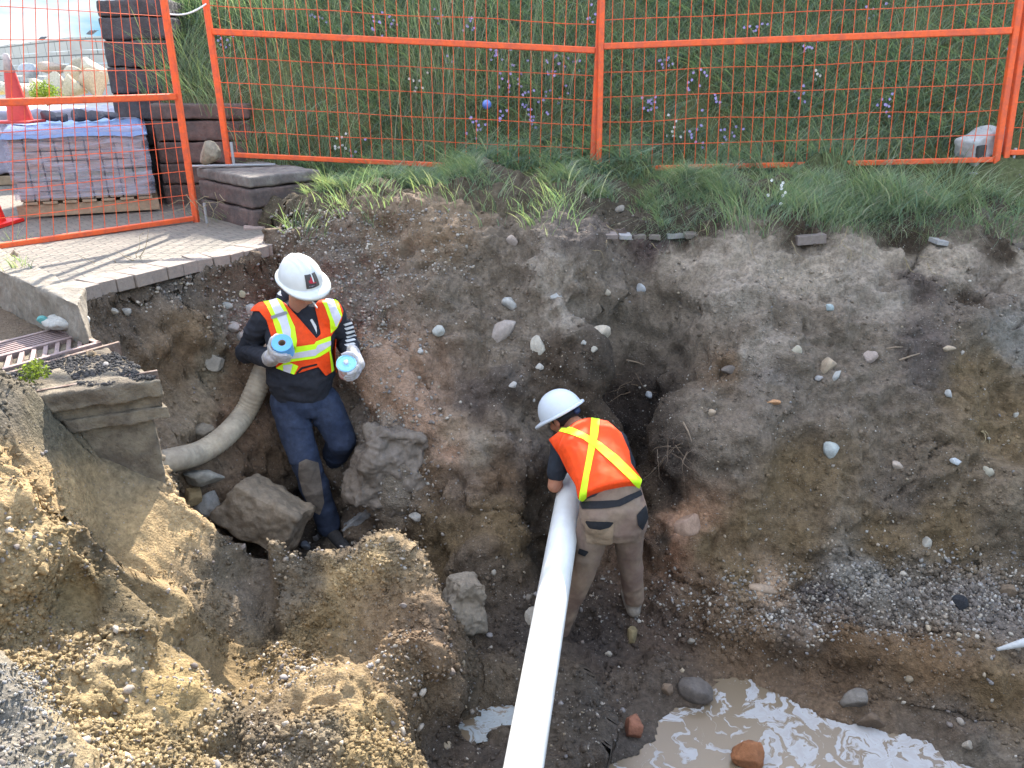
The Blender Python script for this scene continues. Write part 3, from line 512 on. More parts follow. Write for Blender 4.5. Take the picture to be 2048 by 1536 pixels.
wall('retaining_wall', [tuple(C2), tuple(R2), tuple(R2 + (-.1, 1.2)), tuple(L2)], [-.05, .17, .34, .52, .69, .82], (M_blk, M_blk), 'middle brown block terrace between the tall dark wall and the grass', 50)
a0 = np.array([-3.58, 7.35]); a1 = np.array([-2.88, 7.15])
wall('retaining_wall', [tuple(a1), (-3.08, 8.3), (-3.95, 8.4), tuple(a0)], [-.05, .2, .44, .66, .88, 1.1, 1.32, 1.5, 1.64], (M_pil, M_pil), 'tall dark block retaining wall end rising at the left of the grassy slope', 70, .016, .03)
mb = MB(); mb.prism([(-3.08,8.29),(-4.9,13.0),(-5.7,13.0),(-3.88,8.39)], -.05, 1.60); tag(mb.build('retaining_wall', M_pil), 'rear run of the dark block retaining wall going back beside the slope', 'retaining wall')
# ---------------------------------------------------------------- rocks
def rock_mesh(seed, dims, ang_=.5, res=3, planes=9, nz=.10):
    bm = bmesh.new(); bmesh.ops.create_icosphere(bm, subdivisions=res, radius=1); V = np.array([v.co[:] for v in bm.verts]); F = np.array([[v.index for v in f.verts] for f in bm.faces]); bm.free()
    r = np.random.default_rng(seed)
    for i in range(planes):
        n = r.normal(size=3); n /= np.linalg.norm(n); h = .46 + .34 * r.random(); d = V @ n; V = V - np.clip(d - h, 0, 9)[:, None] * n * (1 - .12 * (1 - ang_))
    V = V / np.abs(V).max(0); V = V + V * (fbm(V + seed, 1.3, 4, seed) * nz * 1.4)[:, None] + V * (fbm(V + seed, 5, 4, seed + 5, .6) * nz * .7)[:, None]
    return V * np.array(dims) / 2, F
RM = {}
def block_rock(name, px, py, D, dims, rotd, col, label, cat='rock', seed=1, chip=.02, taper=.3):
    mb = MB(); mb.box((0, 0, 0), dims, None, min(dims) * .12, 2); V, F = remesh(mb.mesh('t'), max(.005, max(dims) / 60), 1); V[:, 0] *= 1 - taper * V[:, 2] / dims[2]; V[:, 1] *= 1 + taper * .6 * V[:, 0] / dims[0]
    n = vnormals(V, F); k = min(dims); V += n * (fbm(V + seed, 1.2 / k, 4, seed) * chip * 2 + np.tanh(6 * fbm(V + seed, 2.6 / k, 3, seed + 4)) * chip * .4 + fbm(V, 8 / k, 3, seed, .6) * chip * .4)[:, None]
    o = link(name, npmesh(name, V, F), rmat(col), smooth=True); o.location = atD(px, py, D); o.rotation_euler = rotd; return tag(o, label, cat)
def rmat(col, v=.25):
    k = tuple(round(c, 3) for c in col)
    if k not in RM: RM[k] = mat('stone_%d' % len(RM), col, .9, var=v, nsc=16, bump=.7, bsc=35, bdist=.012, col2=tuple(c * .78 for c in col))
    return RM[k]
def rock(name, px, py, wpx, hpx, col, label, cat='rock', rot=0, sink=.25, depth=None, seed=0, tilt=0, D=None, group=None, res=4, nz=.1, planes=9, ang_=.5):
    c = surf(px, py) if D is None else atD(px, py, D); dep = proj(c)[2]; w_, h_ = wpx * dep / FPX, hpx * dep / FPX; dp = depth if depth else (w_ + h_) / 2 * .8
    V, F = rock_mesh(seed + int(px), (w_, dp, h_), ang_, res, planes, nz)
    view = ray(px, py); view /= np.linalg.norm(view)
    R = Euler((tilt - .45, -rot, 0)).to_matrix(); V = V @ np.array(R).T
    o = link(name, npmesh(name, V, F), rmat(col), smooth=True); o.location = c + view * (-dp * (.5 - sink) + dp * 0); return tag(o, label, cat, group)
BLD = (.22,.17,.12)
mb = MB(); mb.box((0, 0, 0), (.46, .30, .29), None, .03, 2); V, F = remesh(mb.mesh('t'), .008, 2); V[:, 0] *= 1 - .5 * np.clip(V[:, 2], -.1, .2) * 1.0; V[:, 2] += V[:, 0] * .12; n = vnormals(V, F); V += n * (fbm(V, 4.5, 4, 3) * .045 + np.tanh(6 * fbm(V, 9, 3, 15)) * .007 + fbm(V, 24, 4, 5, .6) * .010)[:, None]
o = link('boulder', npmesh('boulder', V, F), rmat(BLD), smooth=True); o.location = atD(530, 1028, 3.93); o.rotation_euler = (-.30, .52, -.30); tag(o, 'large flat-topped brown boulder in front of the standing worker', 'boulder')
block_rock('boulder', 925, 1208, 3.40, (.20,.17,.27), (-.25,.28,.5), (.25,.205,.155), 'pointed grey boulder on the trench floor left of the white pipe', 'boulder', 12, .022, .45)
block_rock('boulder', 716, 1040, 4.18, (.22,.08,.05), (-.2,-.62,.25), (.30,.29,.28), 'narrow broken concrete slab lying at the toe of the worker', 'concrete piece', 14, .006, .1)
block_rock('boulder', 385, 805, 4.55, (.27,.2,.21), (.2,.35,.2), (.33,.28,.22), 'pale lumpy rock behind the bend of the hose', 'boulder', 21, .035, .3)
block_rock('boulder', 458, 762, 4.70, (.24,.18,.15), (.2,.7,.2), (.30,.24,.19), 'pinkish brown rock against the soil left of the worker', 'boulder', 22, .03, .3)
block_rock('boulder', 778, 935, 4.10, (.38,.28,.46), (-.15,.25,.4), (.17,.135,.105), 'big crumbly grey-brown lump right of the standing worker', 'boulder', 23, .05, .35)
rock('boulder', 382,990,52,46, (.42,.30,.16), 'orange-tan rock beside the corner of the catch basin', sink=.1, seed=1)
rock('boulder', 420,1008,62,60, (.33,.31,.28), 'grey rock between the orange rock and the large boulder', sink=.1, seed=2)
rock('boulder', 400,955,90,36, (.27,.25,.21), 'flat grey slab of rock lying under the grey hose', sink=.2, seed=5)
rock('boulder', 400,865,60,46, (.26,.22,.17), 'small brown rock below the pale lumpy rock', sink=.25, seed=8)
rock('boulder', 428,722,36,44, (.30,.265,.22), 'knobbly pale rock above the pinkish rock', sink=.3, seed=10)
rock('boulder', 832,1036,30,24, (.36,.32,.27), 'small rounded grey stone right of the worker on the dark floor', sink=.3, seed=15)
rock('boulder', 1065,1235,34,44, (.36,.31,.25), 'tan stone partly hidden behind the left side of the white pipe', sink=.3, seed=16)
rock('boulder', 783,1080,20,18, (.33,.26,.18), 'single pebble balanced on top of the sunlit mound', 'pebble', sink=.0, seed=17)
rock('boulder', 1262,1270,26,32, (.22,.17,.09), 'small yellow-brown stone on the floor below the bending worker', sink=.3, seed=18)
rock('boulder', 1268,1455,38,50, (.26,.11,.065), 'rust-red stone at the left bank of the muddy puddle', sink=.25, seed=19, rot=-.4)
rock('boulder', 1395,1378,80,62, (.12,.10,.085), 'dark flat rock at the top corner of the muddy puddle', sink=.25, seed=20)
rock('boulder', 1337,1378,28,28, (.20,.14,.095), 'small brown stone left of the dark flat rock', sink=.3, seed=21)
rock('boulder', 1713,1400,70,46, (.17,.145,.12), 'grey-brown rock on the bank right of the foamy water', sink=.3, seed=22)
rock('boulder', 1740,1440,56,30, (.13,.09,.06), 'brown clod-like rock below the grey-brown rock on the bank', sink=.3, seed=23)
rock('boulder', 1934,1490,24,20, (.32,.27,.21), 'pale squarish stone on the mud at the lower right', sink=.2, seed=24, planes=14)
rock('boulder', 2020,1185,44,34, (.17,.12,.08), 'rounded brown rock among the debris at the right edge', sink=.3, seed=25)
rock('boulder', 1920,1208,32,36, (.025,.025,.028), 'black rock or asphalt lump among the debris', sink=.2, seed=26)
rock('boulder', 1490,1508,78,66, (.28,.115,.05), 'rust-orange rock standing out of the foamy puddle', sink=.5, seed=27, D=float(atZ(1490,1522,PZ)[1]), planes=12)
STN = [(1020,606,32,28,(.42,.40,.37),'round pale stone high in the wall above the left helmet line'),(1004,665,70,42,(.36,.30,.26),'largest long pinkish-grey rock in the dark wall'),
 (1077,692,34,44,(.42,.37,.30),'cream slanted rock right of the long pinkish-grey rock'),(1205,665,50,34,(.42,.35,.27),'cream lens-shaped rock at mid wall left of centre'),(877,661,28,24,(.38,.37,.33),'pale oval stone between the standing worker and the long rock'),
 (1080,733,20,16,(.42,.38,.33),'little white stone under the cream slanted rock'),(1026,770,18,14,(.38,.35,.32),'little stone on the wall left of the bending worker'),(840,703,14,16,(.38,.36,.33),'small pale stone above the pink soil'),
 (1211,583,22,20,(.40,.34,.26),'small tan stone in the upper wall below the edge'),(1282,577,20,20,(.42,.41,.40),'small angular white stone in the upper wall'),(1188,700,14,16,(.34,.30,.24),'tiny tan stone left of the lens-shaped rock'),(1168,686,16,12,(.40,.37,.32),'tiny pale stone beside the lens-shaped rock'),
 (1108,594,34,20,(.40,.38,.35),'pale flat stone beside the chalky streak'),(1024,484,24,28,(.30,.24,.20),'brown stone sticking out at the top of the wall'),(1592,702,24,24,(.42,.36,.27),'cream stone left of the tan pointed rock'),(1655,732,40,38,(.34,.26,.18),'tan pointed rock in the right wall'),
 (1742,714,30,32,(.40,.31,.26),'pink squarish stone in the right wall'),(1673,752,10,30,(.36,.35,.32),'thin upright white sliver below the tan pointed rock'),(1638,757,18,12,(.34,.31,.29),'small grey stone under the tan pointed rock'),(1662,902,34,40,(.38,.39,.36),'pale green-white stone low in the right wall'),
 (1546,805,32,12,(.45,.24,.12),'thin orange brick splinter in the right wall'),(1424,825,20,16,(.40,.30,.21),'tan stone with a dark end left of the orange splinter'),(1794,931,26,18,(.42,.33,.26),'flesh-coloured stone low in the right wall'),(1912,925,26,18,(.40,.40,.39),'white stone beside the crack in the right wall'),
 (1974,944,24,24,(.36,.32,.24),'tan and white stone near the right edge'),(1895,698,30,14,(.38,.29,.20),'tan elongated stone near the right edge, upper wall'),(1924,706,14,12,(.38,.33,.28),'little stone next to the tan elongated stone'),(1658,616,18,18,(.30,.34,.33),'grey-green stone in the upper right wall'),
 (1898,788,14,20,(.38,.36,.33),'white drop-shaped stone near the right edge'),(2032,832,12,20,(.40,.36,.30),'pale sliver at the far right edge'),(1460,742,34,24,(.15,.12,.10),'dark round clod with a pale top in the middle of the wall'),(1298,790,14,16,(.40,.40,.40),'small white stone at the rim of the dark cavity'),
 (1853,1090,18,34,(.38,.34,.28),'white upright stone low at the right'),(1375,1046,72,52,(.36,.235,.165),'orange-pink sandstone rock right of the bending worker'),(1526,1178,64,20,(.36,.26,.18),'pale sandstone ledge at the foot of the wall'),
 (1238,418,26,14,(.34,.29,.24),'small stone on the grass edge at the top of the wall'),(500,618,24,30,(.40,.37,.33),'cobble behind the shoulder of the standing worker'),(466,655,26,24,(.36,.33,.30),'cobble left of the standing worker, second from the top'),(480,672,22,26,(.40,.36,.32),'cobble tucked at the elbow of the standing worker'),
 (455,612,22,16,(.28,.27,.24),'dull green cobble in the left soil bank'),(225,622,24,14,(.33,.29,.24),'pale cobble in the left soil face'),(252,622,20,20,(.33,.30,.26),'second pale cobble in the left soil face'),(292,582,14,14,(.32,.38,.32),'greenish stone under the roots'),
 (484,589,14,16,(.30,.27,.18),'ochre pebble in the soil left of the white helmet'),(610,1092,22,20,(.20,.21,.23),'dark blue-grey pebble at the foot of the boulder'),(632,1076,22,18,(.33,.30,.28),'pink-grey pebble by the sole of the boot'),(640,1105,20,12,(.30,.26,.23),'flat brown pebble by the sole of the boot'),
 (1365,1045,2,2,(.3,.2,.15),'')]
for i, (px, py, a, b, c_, lb) in enumerate(STN):
    if lb: rock('stone', px, py, a, b, c_, lb, 'stone', rot=rng.normal() * .3, sink=.42, seed=100 + i, res=3, planes=10 if i % 2 else 7)
rock('stone', 422,308,52,46, (.27,.23,.17), 'squarish pale stone resting on the lowest block wall by the fence post', 'stone', sink=.5, D=6.0, planes=16, nz=.04, seed=4, ang_=1)
rock('stone', 1208,345,46,46, (.20,.18,.16), 'rounded grey boulder behind the foot of the middle fence posts', 'boulder', sink=.5, D=6.32, seed=7)
mb = MB(); p = surf(511,476); mb.box((0, 0, 0), (.15, .1, .085), Euler((0, .06, .35)), .012); o = mb.build('brick', mat('loose_brick', (.34,.25,.21), .9, var=.2, bump=.5)); o.location = p + np.array([0, 0, .045]); tag(o, 'single pinkish brick lying at the corner of the pavement', 'brick')
# pale block with a square hole on the grass behind the right fence post
mb = MB(); c = atD(1962,292,5.85); mb.box((0, 0, 0), (.30, .2, .2), Euler((0, -.35, .3)), .02); V, F = remesh(mb.mesh('t'), .012, 1); V += vnormals(V, F) * (fbm(V, 12, 3, 4) * .02)[:, None]
o = link('concrete_chunk', npmesh('concrete_chunk', V, F), mat('pale_conc', (.42,.41,.40), .9, var=.15, bump=.5), smooth=True); o.location = c; tag(o, 'pale concrete chunk with a square recess behind the right fence post', 'concrete piece')
mb = MB(); mb.box((-.065, -.125, -.03), (.07, .03, .09), Euler((0, -.1, .3)), .004); mb.build('recess', mat('recess', (.06,.06,.055), 1, bump=0), o).matrix_parent_inverse = Matrix();  # solid dark box on the face; its colour paints the hole's shade
# ---------------------------------------------------------------- gravel and clods
def scatter(n, mask, smin, smax, cols=None, flat=.6, power=2.2, jit=.25, lift=.15, res=0, own=False):
    area = np.gradient(gx)[None, :] * np.gradient(gy)[:, None]; Nz = normals(Z0)[:, 2]; wgt = area.ravel() * mask / np.clip(Nz, .3, 1); wgt = wgt / wgt.sum()
    ids = rng.choice(len(P), n, p=wgt); c = P[ids] + np.c_[rng.random((n, 2)) * .014 - .007, np.zeros(n)]
    s_ = smin + (smax - smin) * rng.random(n) ** power
    bm = bmesh.new(); bmesh.ops.create_icosphere(bm, subdivisions=1 + res, radius=1); v0 = np.array([v.co[:] for v in bm.verts]); f0 = np.array([[v.index for v in f.verts] for f in bm.faces]); bm.free()
    if res < 1:
        pass
    a = rng.normal(size=(n, 3)); a /= np.linalg.norm(a, axis=1)[:, None]; b = np.cross(a, rng.normal(size=(n, 3))); b /= np.linalg.norm(b, axis=1)[:, None]; d = np.cross(a, b)
    sc_ = np.c_[np.ones(n), .55 + .45 * rng.random(n), flat * (.6 + .8 * rng.random(n))] * s_[:, None] * .5
    vj = v0[None] * (1 + jit * (rng.random((n, len(v0), 1)) - .5) * 2)
    V = vj[..., 0:1] * a[:, None] * sc_[:, None, 0:1] + vj[..., 1:2] * b[:, None] * sc_[:, None, 1:2] + vj[..., 2:3] * d[:, None] * sc_[:, None, 2:3]
    V += (c + normals(Z0)[ids] * (s_ * lift)[:, None])[:, None]
    F = f0[None] + (np.arange(n) * len(v0))[:, None, None]
    if own: cl_ = colr[ids] * (.8 + .5 * rng.random((n, 1)))
    else: k_ = rng.integers(0, len(cols), n); cl_ = np.array(cols)[k_] * (.75 + .5 * rng.random((n, 1)))
    return V.reshape(-1, 3), F.reshape(-1, 3), np.repeat(cl_, len(v0), 0)
def merge(parts):
    V, F, Cc_ = [], [], []; o = 0
    for v, f, c in parts: V.append(v); F.append(f + o); Cc_.append(c); o += len(v)
    return np.concatenate(V), np.concatenate(F), np.concatenate(Cc_)
vis = (X_ > -3.3) & (X_ < 3.6) & (Y_ > 1.2) & (Y_ < 5.6) & (soil > .5) & (P[:, 2] < .5) & ~pool.astype(bool)
inpx = (Gpx > -60) & (Gpx < 2110) & (Gpy > -20) & (Gpy < 1600)
vis = vis & inpx
pale = [(.28,.255,.22), (.37,.33,.28), (.24,.205,.17), (.27,.215,.16), (.20,.185,.17)]
brn = [(.24,.2,.16), (.30,.26,.21), (.2,.18,.17), (.36,.31,.25), (.16,.13,.11), (.28,.22,.15)]
clump = np.clip(fbm(P, 3.2, 3, 201) * 2 + .5, .03, 1); clump2 = np.clip(fbm(P, 5.5, 3, 211) * 2.4 + .35, .02, 1)
m_wall = vis & (Y_ > 3.6); m_near = vis & (near > .3); m_led = vis & (X_ > 1.0) & (Y_ > 3.15) & (Y_ < 3.8); m_ul = vis & (Gpx < 950) & (Gpx > 540) & (Gpy < 700) & (Gpy > 420); m_fl = vis & (Y_ < 3.7) & ~m_near
dbr = np.exp(-((Gpx - 1820) / 330.) ** 2 - ((Gpy - 1195) / 60.) ** 2) + .4 * np.exp(-((Gpx - 1550) / 200.) ** 2 - ((Gpy - 1240) / 30.) ** 2)
dbl = np.exp(-((Gpx - 760) / 90.) ** 2 - ((Gpy - 900) / 120.) ** 2) + np.exp(-((Gpx - 350) / 80.) ** 2 - ((Gpy - 570) / 40.) ** 2) + np.exp(-((Gpx - 480) / 40.) ** 2 - ((Gpy - 640) / 60.) ** 2)
V, F, c = merge([scatter(7500, m_wall * clump, .003, .012, pale, power=2.8), scatter(450, m_wall * clump2, .012, .026, pale + brn, power=2),
    scatter(3000, m_ul * clump, .006, .03, pale + brn), scatter(5500, m_near * (1 - .85 * cmp_) * clump2, .003, .020, brn + [pale[0]], power=3, jit=.38), scatter(160, m_near * (1 - .9 * cmp_) * clump2, .018, .04, brn, power=2, res=1),
    scatter(5000, vis * dbr, .005, .03, pale + brn[:4]), scatter(2500, vis * dbl, .005, .03, pale + brn), scatter(2000, m_fl * clump, .005, .02, brn, power=3), scatter(250, m_fl * clump2, .02, .05, brn, power=2, res=1), scatter(4500, (vis & (Gpx < 130) & (Gpy > 1330)).astype(float), .003, .014, [(.17,.165,.16), (.12,.12,.12), (.24,.225,.2), (.18,.155,.12)], jit=.4)])
M_grav = mat('gravel', (.3,.3,.3), .85, var=.2, nsc=60, bump=.3, bsc=150, bdist=.004, attr='col')
tag(link('gravel', npmesh('gravel', V, F, attrs={'col': c}), M_grav), 'loose pebbles and grit stuck in the trench soil', 'gravel', kind='stuff')
mc_ = m_near * (1 - .8 * cmp_); V, F, c = merge([scatter(14000, mc_ * clump, .006, .024, flat=.8, own=True, power=2.2, jit=.45), scatter(260, mc_ * clump, .025, .05, flat=.8, own=True, res=1, jit=.35, power=2, lift=.0), scatter(5000, vis * (Y_ > 3) * clump2, .008, .035, flat=.8, own=True, jit=.35, lift=.05), scatter(2600, m_fl.astype(float), .01, .045, flat=.8, own=True, jit=.3, lift=.05), scatter(2500, vis * dbr, .01, .045, flat=.8, own=True, jit=.3)])
tag(link('soil_clods', npmesh('soil_clods', V, F, attrs={'col': c}), M_soil), 'crumbly clods of earth lying over the mounds', 'soil', kind='stuff')
# ---------------------------------------------------------------- orange fence panels
M_or = mat('orange_paint', (.80,.115,.025), .5, var=.10, nsc=15, bump=.1, bsc=80, bdist=.002, spec=.4, col2=(.60,.10,.04))
M_galv = mat('galvanised', (.42,.43,.44), .45, .6, .15, 30, .1, 80, .002)
def bar(mb, a, b, w_, d_=None, n=4):
    """square tube between two points"""
    a, b = Vector(a), Vector(b); d = b - a; q = d.to_track_quat('Z', 'Y'); mb.box(tuple((a + b) / 2), (w_, d_ or w_, d.length), q.to_euler(), min(w_, d_ or w_) * .12, 1)
def panel(name, bl, br, ml, mr_, label, ext_l=.10, ext_r=.10, wires=35, gapw=.83):
    bl, br, ml, mr_ = map(lambda t: Vector(t), (bl, br, ml, mr_)); ul, ur = ml - bl, mr_ - br; tl, tr = bl + ul * 2, br + ur * 2
    r = empty(name, tuple((bl + br) / 2), label, 'mesh fence', 'orange temporary fence panels above the trench')
    for a, u, e in ((bl, ul, ext_l), (br, ur, ext_r)):
        m_ = MB(); bar(m_, a - u.normalized() * e, a + u * 2, .042); m_.build('post', M_or, r)
    for a, b, t in ((bl, br, .036), (ml, mr_, .044), (tl, tr, .036)):
        d = (b - a).normalized(); m_ = MB(); bar(m_, a + d * .0215, b - d * .0215, t, t); m_.build('rail', M_or, r)
    m_ = MB(); yv = (br - bl).cross(ul).normalized() * .002
    for i in range(1, wires):
        f = i / wires; pts = []
        wv = Vector((rng.normal(), rng.normal(), 0)) * .003
        for k in range(5):
            g = k / 4; p = (bl.lerp(br, f)).lerp(tl.lerp(tr, f), g); pts.append(tuple(p + yv + wv * math.sin(g * 6)))
        m_.tube(pts, .0026, 5)
    for j in list(range(1, 5)) + list(range(6, 10)):
        g = j / 10; a = bl.lerp(tl, g); b = br.lerp(tr, g); wv = rng.normal() * .004
        m_.tube([tuple(a.lerp(b, k / 12) - yv * 1.6 + Vector((0, 0, wv * math.sin(k * 1.3)))) for k in range(13)], .0026, 5)
    m_.build('wire_mesh', M_or, r); return r
panel('mesh_fence', atD(455,309,6.3), atD(1184,345,6.2), atD(420,63,6.3), atD(1196,101,6.2), 'orange mesh fence panel between the gap and the middle posts, in front of the flowers', .12, .06)
panel('mesh_fence', atD(1197,339,6.16), atD(1992,319,5.7), atD(1202,93,6.16), atD(2030,61,5.7), 'orange mesh fence panel right of the middle posts, ending at the pale concrete chunk', .12, .08)
pr_b, pr_m = Vector(atD(392,436,5.9)), Vector(atD(356,193,5.9)); pl_b, pl_m = Vector(atD(0,492,4.95)), Vector(atD(0,205,4.95)); k_ = 2.9 / (pl_b - pr_b).length
panel('mesh_fence', pr_b.lerp(pl_b, k_), pr_b, pr_m.lerp(pl_m, k_), pr_m, 'orange mesh fence panel at the far left, in front of the wrapped brick stack', .06, .06)
rb, rm_ = Vector(atD(2012,305,5.72)), Vector(atD(2050,45,5.72)); dr = Vector((.995, -.05, .02)) * 2.9
panel('mesh_fence', rb, rb + dr, rm_, rm_ + dr, 'orange mesh fence panel cut off by the right edge of the photo', .12, .06)
def foot(px, py, D, rz, label, pin=True):
    c = atD(px, py, D); r = empty('steel_stand', tuple(c), label, 'fence stand', 'flat galvanised fence stands', rz)
    m_ = MB(); m_.box((0, 0, .0), (.06, .62, .010), None, .002, 1); o = m_.build('plate', M_galv, r); o.matrix_parent_inverse = Matrix()
    if pin: m_ = MB(); m_.tube([(0, .0, 0), (0, .0, .17)], .011, 8); o = m_.build('pin', M_galv, r); o.matrix_parent_inverse = Matrix()
foot(415,452,5.85,-1.05,'galvanised fence foot lying on the pavement under the left panel'); foot(468,330,6.2,-1.35,'galvanised fence foot on the lowest block wall'); foot(1192,368,6.15,.9,'galvanised fence foot under the middle posts'); foot(2020,345,5.72,-1.4,'galvanised fence foot at the right edge of the photo')
M_white = mat('white_strap', (.75,.75,.73), .5, var=.05, bump=0)
mb = MB(); a, b = Vector(atD(334,28,5.92)), Vector(atD(412,8,6.28)); mb.tube([tuple(a.lerp(b, t) - Vector((0, 0, .03 * math.sin(t * 3.14)))) for t in np.linspace(0, 1, 9)], .006, 6); tag(mb.build('tie_wire', M_white), 'white tie wire strung between the two left fence panels', 'wire')
# ---------------------------------------------------------------- wrapped paver stack on its pallet, cones, background
M_wood = mat('pallet_wood', (.34,.25,.16), .85, var=.3, nsc=8, bump=.4)
ps = empty('paver_stack', (-3.3, 6.1, 0), 'stack of paving bricks wrapped in clear plastic on a wooden pallet behind the left fence', 'brick stack')
f0_, f1_ = np.array([-3.77, 5.98]), np.array([-2.93, 6.36]); fd = (f1_ - f0_) / np.linalg.norm(f1_ - f0_); fb = np.array([-fd[1], fd[0]]); an = math.atan2(fd[1], fd[0]); Lf = np.linalg.norm(f1_ - f0_) + .02
def pq(u, v, z): q = f0_ + fd * u + fb * v; return (q[0], q[1], z)
mb = MB(); R_ = Euler((0, 0, an))
for v in (.03, .5, .95): mb.box(pq(Lf/2, v, .06), (Lf + .06, .045, .09), R_, .004)
for i in range(7): mb.box(pq(.07 + i * .135, .49, .118), (.10, 1.0, .018), R_, .002)
mb.build('pallet', M_wood, ps)
M_pb = brick_mat('stack_bricks', (.34,.28,.22), (.26,.22,.18), 6.5, mortar=(.05,.045,.04), rot=0, ms=.02)
nt = M_pb.node_tree
for n in nt.nodes:
    if n.bl_idname == 'ShaderNodeMapping': n.inputs['Rotation'].default_value = (math.pi/2, 0, 0)
for row in range(7):
    mb = MB()
    for i in range(9):
        for v in (.06, .18, .82, .94) if row < 6 else [.06 + .11 * q for q in range(9)]:
            mb.box(pq(.055 + i * (Lf - .02) / 9, v, .165 + row * .074), (Lf / 9 - .012, .105, .066), Euler((0, 0, an + rng.normal() * .01)), .004, 1)
    mb.build('brick_layer', mat('brk%d' % row, (.34 + .03 * rng.normal(),.285,.225), .9, var=.3, nsc=10, bump=.3), ps)
# thin crumpled plastic wrap
M_film = bpy.data.materials.new('plastic_film'); M_film.use_nodes = True; nt = M_film.node_tree; b_ = nt.nodes['Principled BSDF']; b_.inputs['Base Color'].default_value = (.50,.50,.58,1); b_.inputs['Roughness'].default_value = .22
tr_ = nt.nodes.new('ShaderNodeBsdfTransparent'); tr_.inputs[0].default_value = (.92,.92,.96,1); mxs = nt.nodes.new('ShaderNodeMixShader'); nz_ = nt.nodes.new('ShaderNodeTexNoise'); nz_.inputs['Scale'].default_value = 5; nz_.inputs['Detail'].default_value = 6
tcd = nt.nodes.new('ShaderNodeTexCoord'); mpp = nt.nodes.new('ShaderNodeMapping'); mpp.inputs['Scale'].default_value = (1, 1, 6); nt.links.new(tcd.outputs['Object'], mpp.inputs[0]); nt.links.new(mpp.outputs[0], nz_.inputs['Vector'])
mrr = nt.nodes.new('ShaderNodeMapRange'); mrr.inputs[1].default_value = .35; mrr.inputs[2].default_value = .65; mrr.inputs[3].default_value = .12; mrr.inputs[4].default_value = .55; nt.links.new(nz_.outputs[0], mrr.inputs[0])
nt.links.new(mrr.outputs[0], mxs.inputs[0]); nt.links.new(tr_.outputs[0], mxs.inputs[1]); nt.links.new(b_.outputs[0], mxs.inputs[2]); nt.links.new(mxs.outputs[0], nt.nodes['Material Output'].inputs[0])
bpp = nt.nodes.new('ShaderNodeBump'); bpp.inputs['Strength'].default_value = .7; bpp.inputs['Distance'].default_value = .03; nt.links.new(nz_.outputs[0], bpp.inputs['Height']); nt.links.new(bpp.outputs[0], b_.inputs['Normal'])
def film(name, u0, u1, v0, v1, z0, z1, parent, seed):
    ring = []; n = 26
    for (ua, va, ub, vb) in ((u0, v0, u1, v0), (u1, v0, u1, v1), (u1, v1, u0, v1), (u0, v1, u0, v0)):
        for t in np.linspace(0, 1, n, endpoint=False): ring.append((ua + (ub - ua) * t, va + (vb - va) * t))
    zs = np.linspace(z0, z1, 22); V = []; 
    for z in zs:
        for (u, v) in ring: V.append(pq(u, v, z))
    V = np.array(V); d = fbm(V * np.array([1, 1, 4]), 5, 4, seed) * .018; c = V.mean(0); e = V - c; e[:, 2] = 0; V = V + e / np.linalg.norm(e, axis=1)[:, None] * d[:, None] + np.array([0, 0, 1]) * (fbm(V, 4, 2, seed + 3) * .012)[:, None]
    m_ = len(ring); F = np.array([[r * m_ + k, r * m_ + (k + 1) % m_, (r + 1) * m_ + (k + 1) % m_, (r + 1) * m_ + k] for r in range(21) for k in range(m_)])
    return link(name, npmesh(name, V, F), M_film, parent, smooth=True)
film('plastic_wrap', -.02, Lf + .02, -.015, 1.02, .15, .685, ps, 5)
mb = MB(); V = []; n_ = 40
for j in range(n_):
    for i in range(n_): V.append(pq(-.03 + (Lf + .06) * i / (n_ - 1), -.03 + 1.08 * j / (n_ - 1), .675))
V = np.array(V); V[:, 2] += fbm(V, 6, 4, 8) * .03; e = np.array([min(i, j, n_ - 1 - i, n_ - 1 - j) for j in range(n_) for i in range(n_)]); V[:, 2] -= np.where(e == 0, .07, np.where(e == 1, .02, 0))
F = np.array([[j * n_ + i, j * n_ + i + 1, (j + 1) * n_ + i + 1, (j + 1) * n_ + i] for j in range(n_ - 1) for i in range(n_ - 1)])
M_blue = mat('blue_sheet', (.17,.25,.42), .3, var=.15, nsc=8, bump=.5, bsc=12, bdist=.02); link('blue_cover', npmesh('blue_cover', V, F), M_blue, ps, smooth=True)
for i, (u, v, s_, lb) in enumerate(((.62, .3, .09, 'dark paver lump on the stack, nearest the right'), (.5, .42, .10, 'dark paver lump on the stack, second from the right'), (.38, .25, .08, 'dark paver lump lying in the middle of the stack top'), (.72, .42, .07, 'dark paver lump at the right end of the blue cover'), (.28, .45, .09, 'dark paver lump next to the faded cone'))):
    V, F = rock_mesh(300 + i, (s_ * 1.7, s_ * 1.2, s_), 1, 3, 12, .04); o = link('broken_paver', npmesh('broken_paver', V, F), rmat((.10,.10,.11)), smooth=False); o.location = pq(u, v, .70 + s_ * .35); o.rotation_euler = (0, 0, i); tag(o, lb, 'paver piece')
